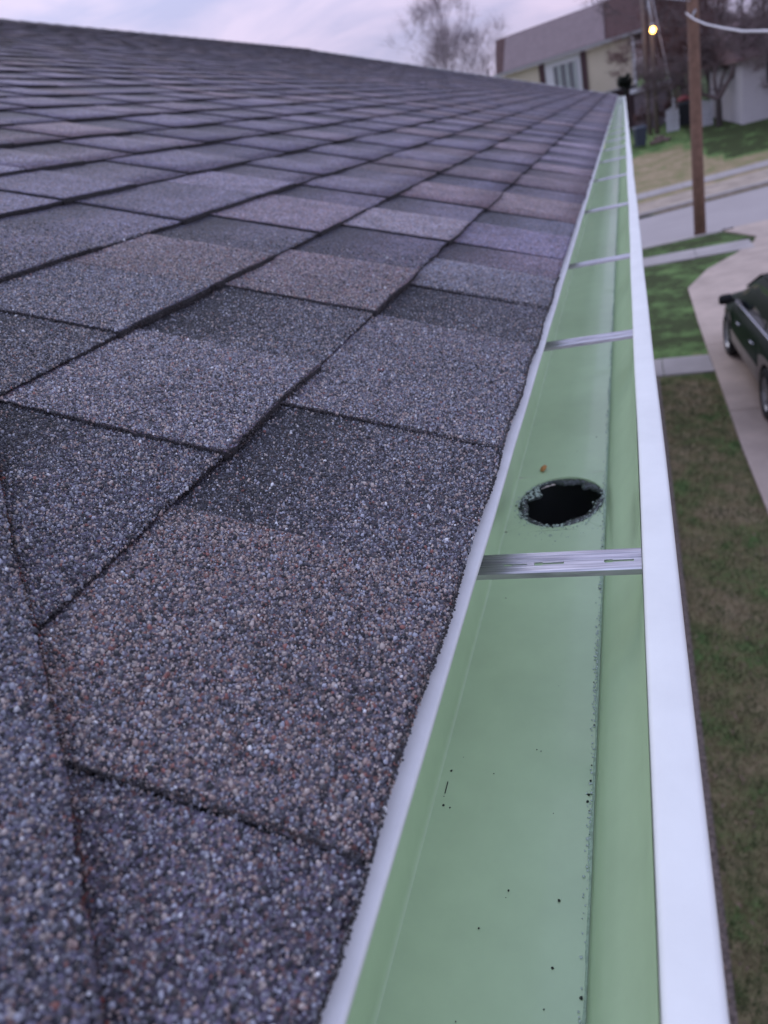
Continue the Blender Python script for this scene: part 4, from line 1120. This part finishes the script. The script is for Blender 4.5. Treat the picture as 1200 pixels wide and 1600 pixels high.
# ------------------------------------------------------------------ yard things across the street
sh = empty('shed', (1.15, 49.2, T(49)), R(-20), label='low grey shed with a white roof edge left of the reddish trees', cat='shed')
mb = MB(); mb.box(-.6, .62, 0, 2, -.3, 1.95); mb.build('wall', M['shed'], sh)
mb = MB(); mb.box(-.72, .85, -.25, 2.2, 1.96, 2.2); mb.build('roof', M['fence'], sh)
def wheelie(name, loc, s, mt, label, rz=0):
    t = empty(name, loc, rz, label=label, cat='bin')
    mb = MB(); V = []
    for z_, a, b in ((.06,.22,.24), (.9,.29,.33)):
        for (dx, dy) in ((-1,-1),(1,-1),(1,1),(-1,1)): V.append((dx*a*s, dy*b*s, z_*s))
    mb.add(V, [(0,3,2,1), (4,5,6,7), (0,1,5,4), (1,2,6,5), (2,3,7,6), (3,0,4,7)]); mb.build('body', M[mt], t, .02)
    mb = MB(); V = [(-.31,-.36,.905),(.31,-.36,.905),(.31,.36,.92),(-.31,.36,.92),(-.27,-.28,.98),(.27,-.28,.98),(.27,.34,1.02),(-.27,.34,1.02)]
    mb.add([(a*s, b*s, c*s) for a, b, c in V], [(0,3,2,1), (4,5,6,7), (0,1,5,4), (1,2,6,5), (2,3,7,6), (3,0,4,7)]); mb.build('lid', M[mt], t, .015)
    mb = MB(); mb.tube([(-.24*s,.38*s,.94*s), (.24*s,.38*s,.94*s)], .018*s, 6); mb.build('handle', M[mt], t)
    for sx in (-1, 1):
        mb = MB(); mb.tube([(sx*.20*s, .25*s, .10*s), (sx*.27*s, .25*s, .10*s)], .10*s, 12, smooth=False); mb.build('wheel', M['rubber'], t)
    return t
wheelie('wheelie_bin', (.66, 42, T(42)), .95, 'bin', 'dark blue wheelie bin past the end of the gutter', R(15))
wheelie('wheelie_bin', (2.98, 46.2, T(46.2)), 1.18, 'darkbin', 'black bin left of the brown utility pole', R(-5))
mb = MB(); rg = random.Random(2)
V = []
for j in range(5):
    for k in range(8): t = 2*math.pi*k/8; r = (.30,.34,.25,.15,.03)[j]; V.append((math.cos(t)*r*rg.uniform(.7,1.2), math.sin(t)*r*.7, (0,.08,.18,.24,.27)[j]*rg.uniform(.8,1.1)))
mb.add(V, [(j*8+k, j*8+(k+1) % 8, (j+1)*8+(k+1) % 8, (j+1)*8+k) for j in range(4) for k in range(8)]+[tuple(range(8))[::-1]], 0, True)
o = mb.build('red_bag', M['redcloth']); o.location = (2.98, 46.2, T(46.2)+1.21); tag(o, 'faded red bag lying on top of the black bin', 'bag')
fe = empty('board_fence', (2.0, 45.6, T(45.6)), R(-8), label='short run of white fence boards of uneven height beside the black bin', cat='fence')
for i, (a, h_) in enumerate(((.06, 1.02), (.22, 1.10), (.38, 1.52), (.54, 1.0))):
    mb = MB(); mb.box(a, a+.14, -.02, .02, -.1, h_); mb.build('board', M['fence'], fe)
mb = MB(); mb.box(0, .72, .022, .06, .55, .65); mb.build('rail', M['fence'], fe)
fe = empty('board_fence', (3.72, 44.6, T(44.6)), R(-8), label='white fence boards between the brown pole and the forked tree', cat='fence')
for i in range(3):
    mb = MB(); mb.box(i*.17, i*.17+.14, -.02, .02, -.1, 1.15-.05*i); mb.build('board', M['fence'], fe)
mb = MB(); mb.box(0, .5, .022, .06, .55, .65); mb.build('rail', M['fence'], fe)
lg = random.Random(14)
for i, (dx, dy, dz, L_, r_, a, lb) in enumerate(((0,0,.09,.7,.09,.3,'cut log lying across the front of the log pile by the blue bin'), (.15,.25,.10,.6,.10,-.5,'stubby cut log at the back of the log pile'), (.5,.1,.08,.5,.08,1.2,'short cut log at the right end of the log pile'), (.1,.1,.25,.55,.08,.7,'cut log resting on top of the log pile'))):
    mb = MB(); c, s = math.cos(a)*L_/2, math.sin(a)*L_/2; mb.tube([(-c,-s,0), (0,0,.01), (c,s,0)], [r_, r_*.95, r_*.9], 10)
    o = mb.build('log', M['log']); o.location = (1.45+dx, 42.2+dy, T(42.2+dy)+dz-.03); tag(o, lb, 'log', group='log pile by the blue bin')
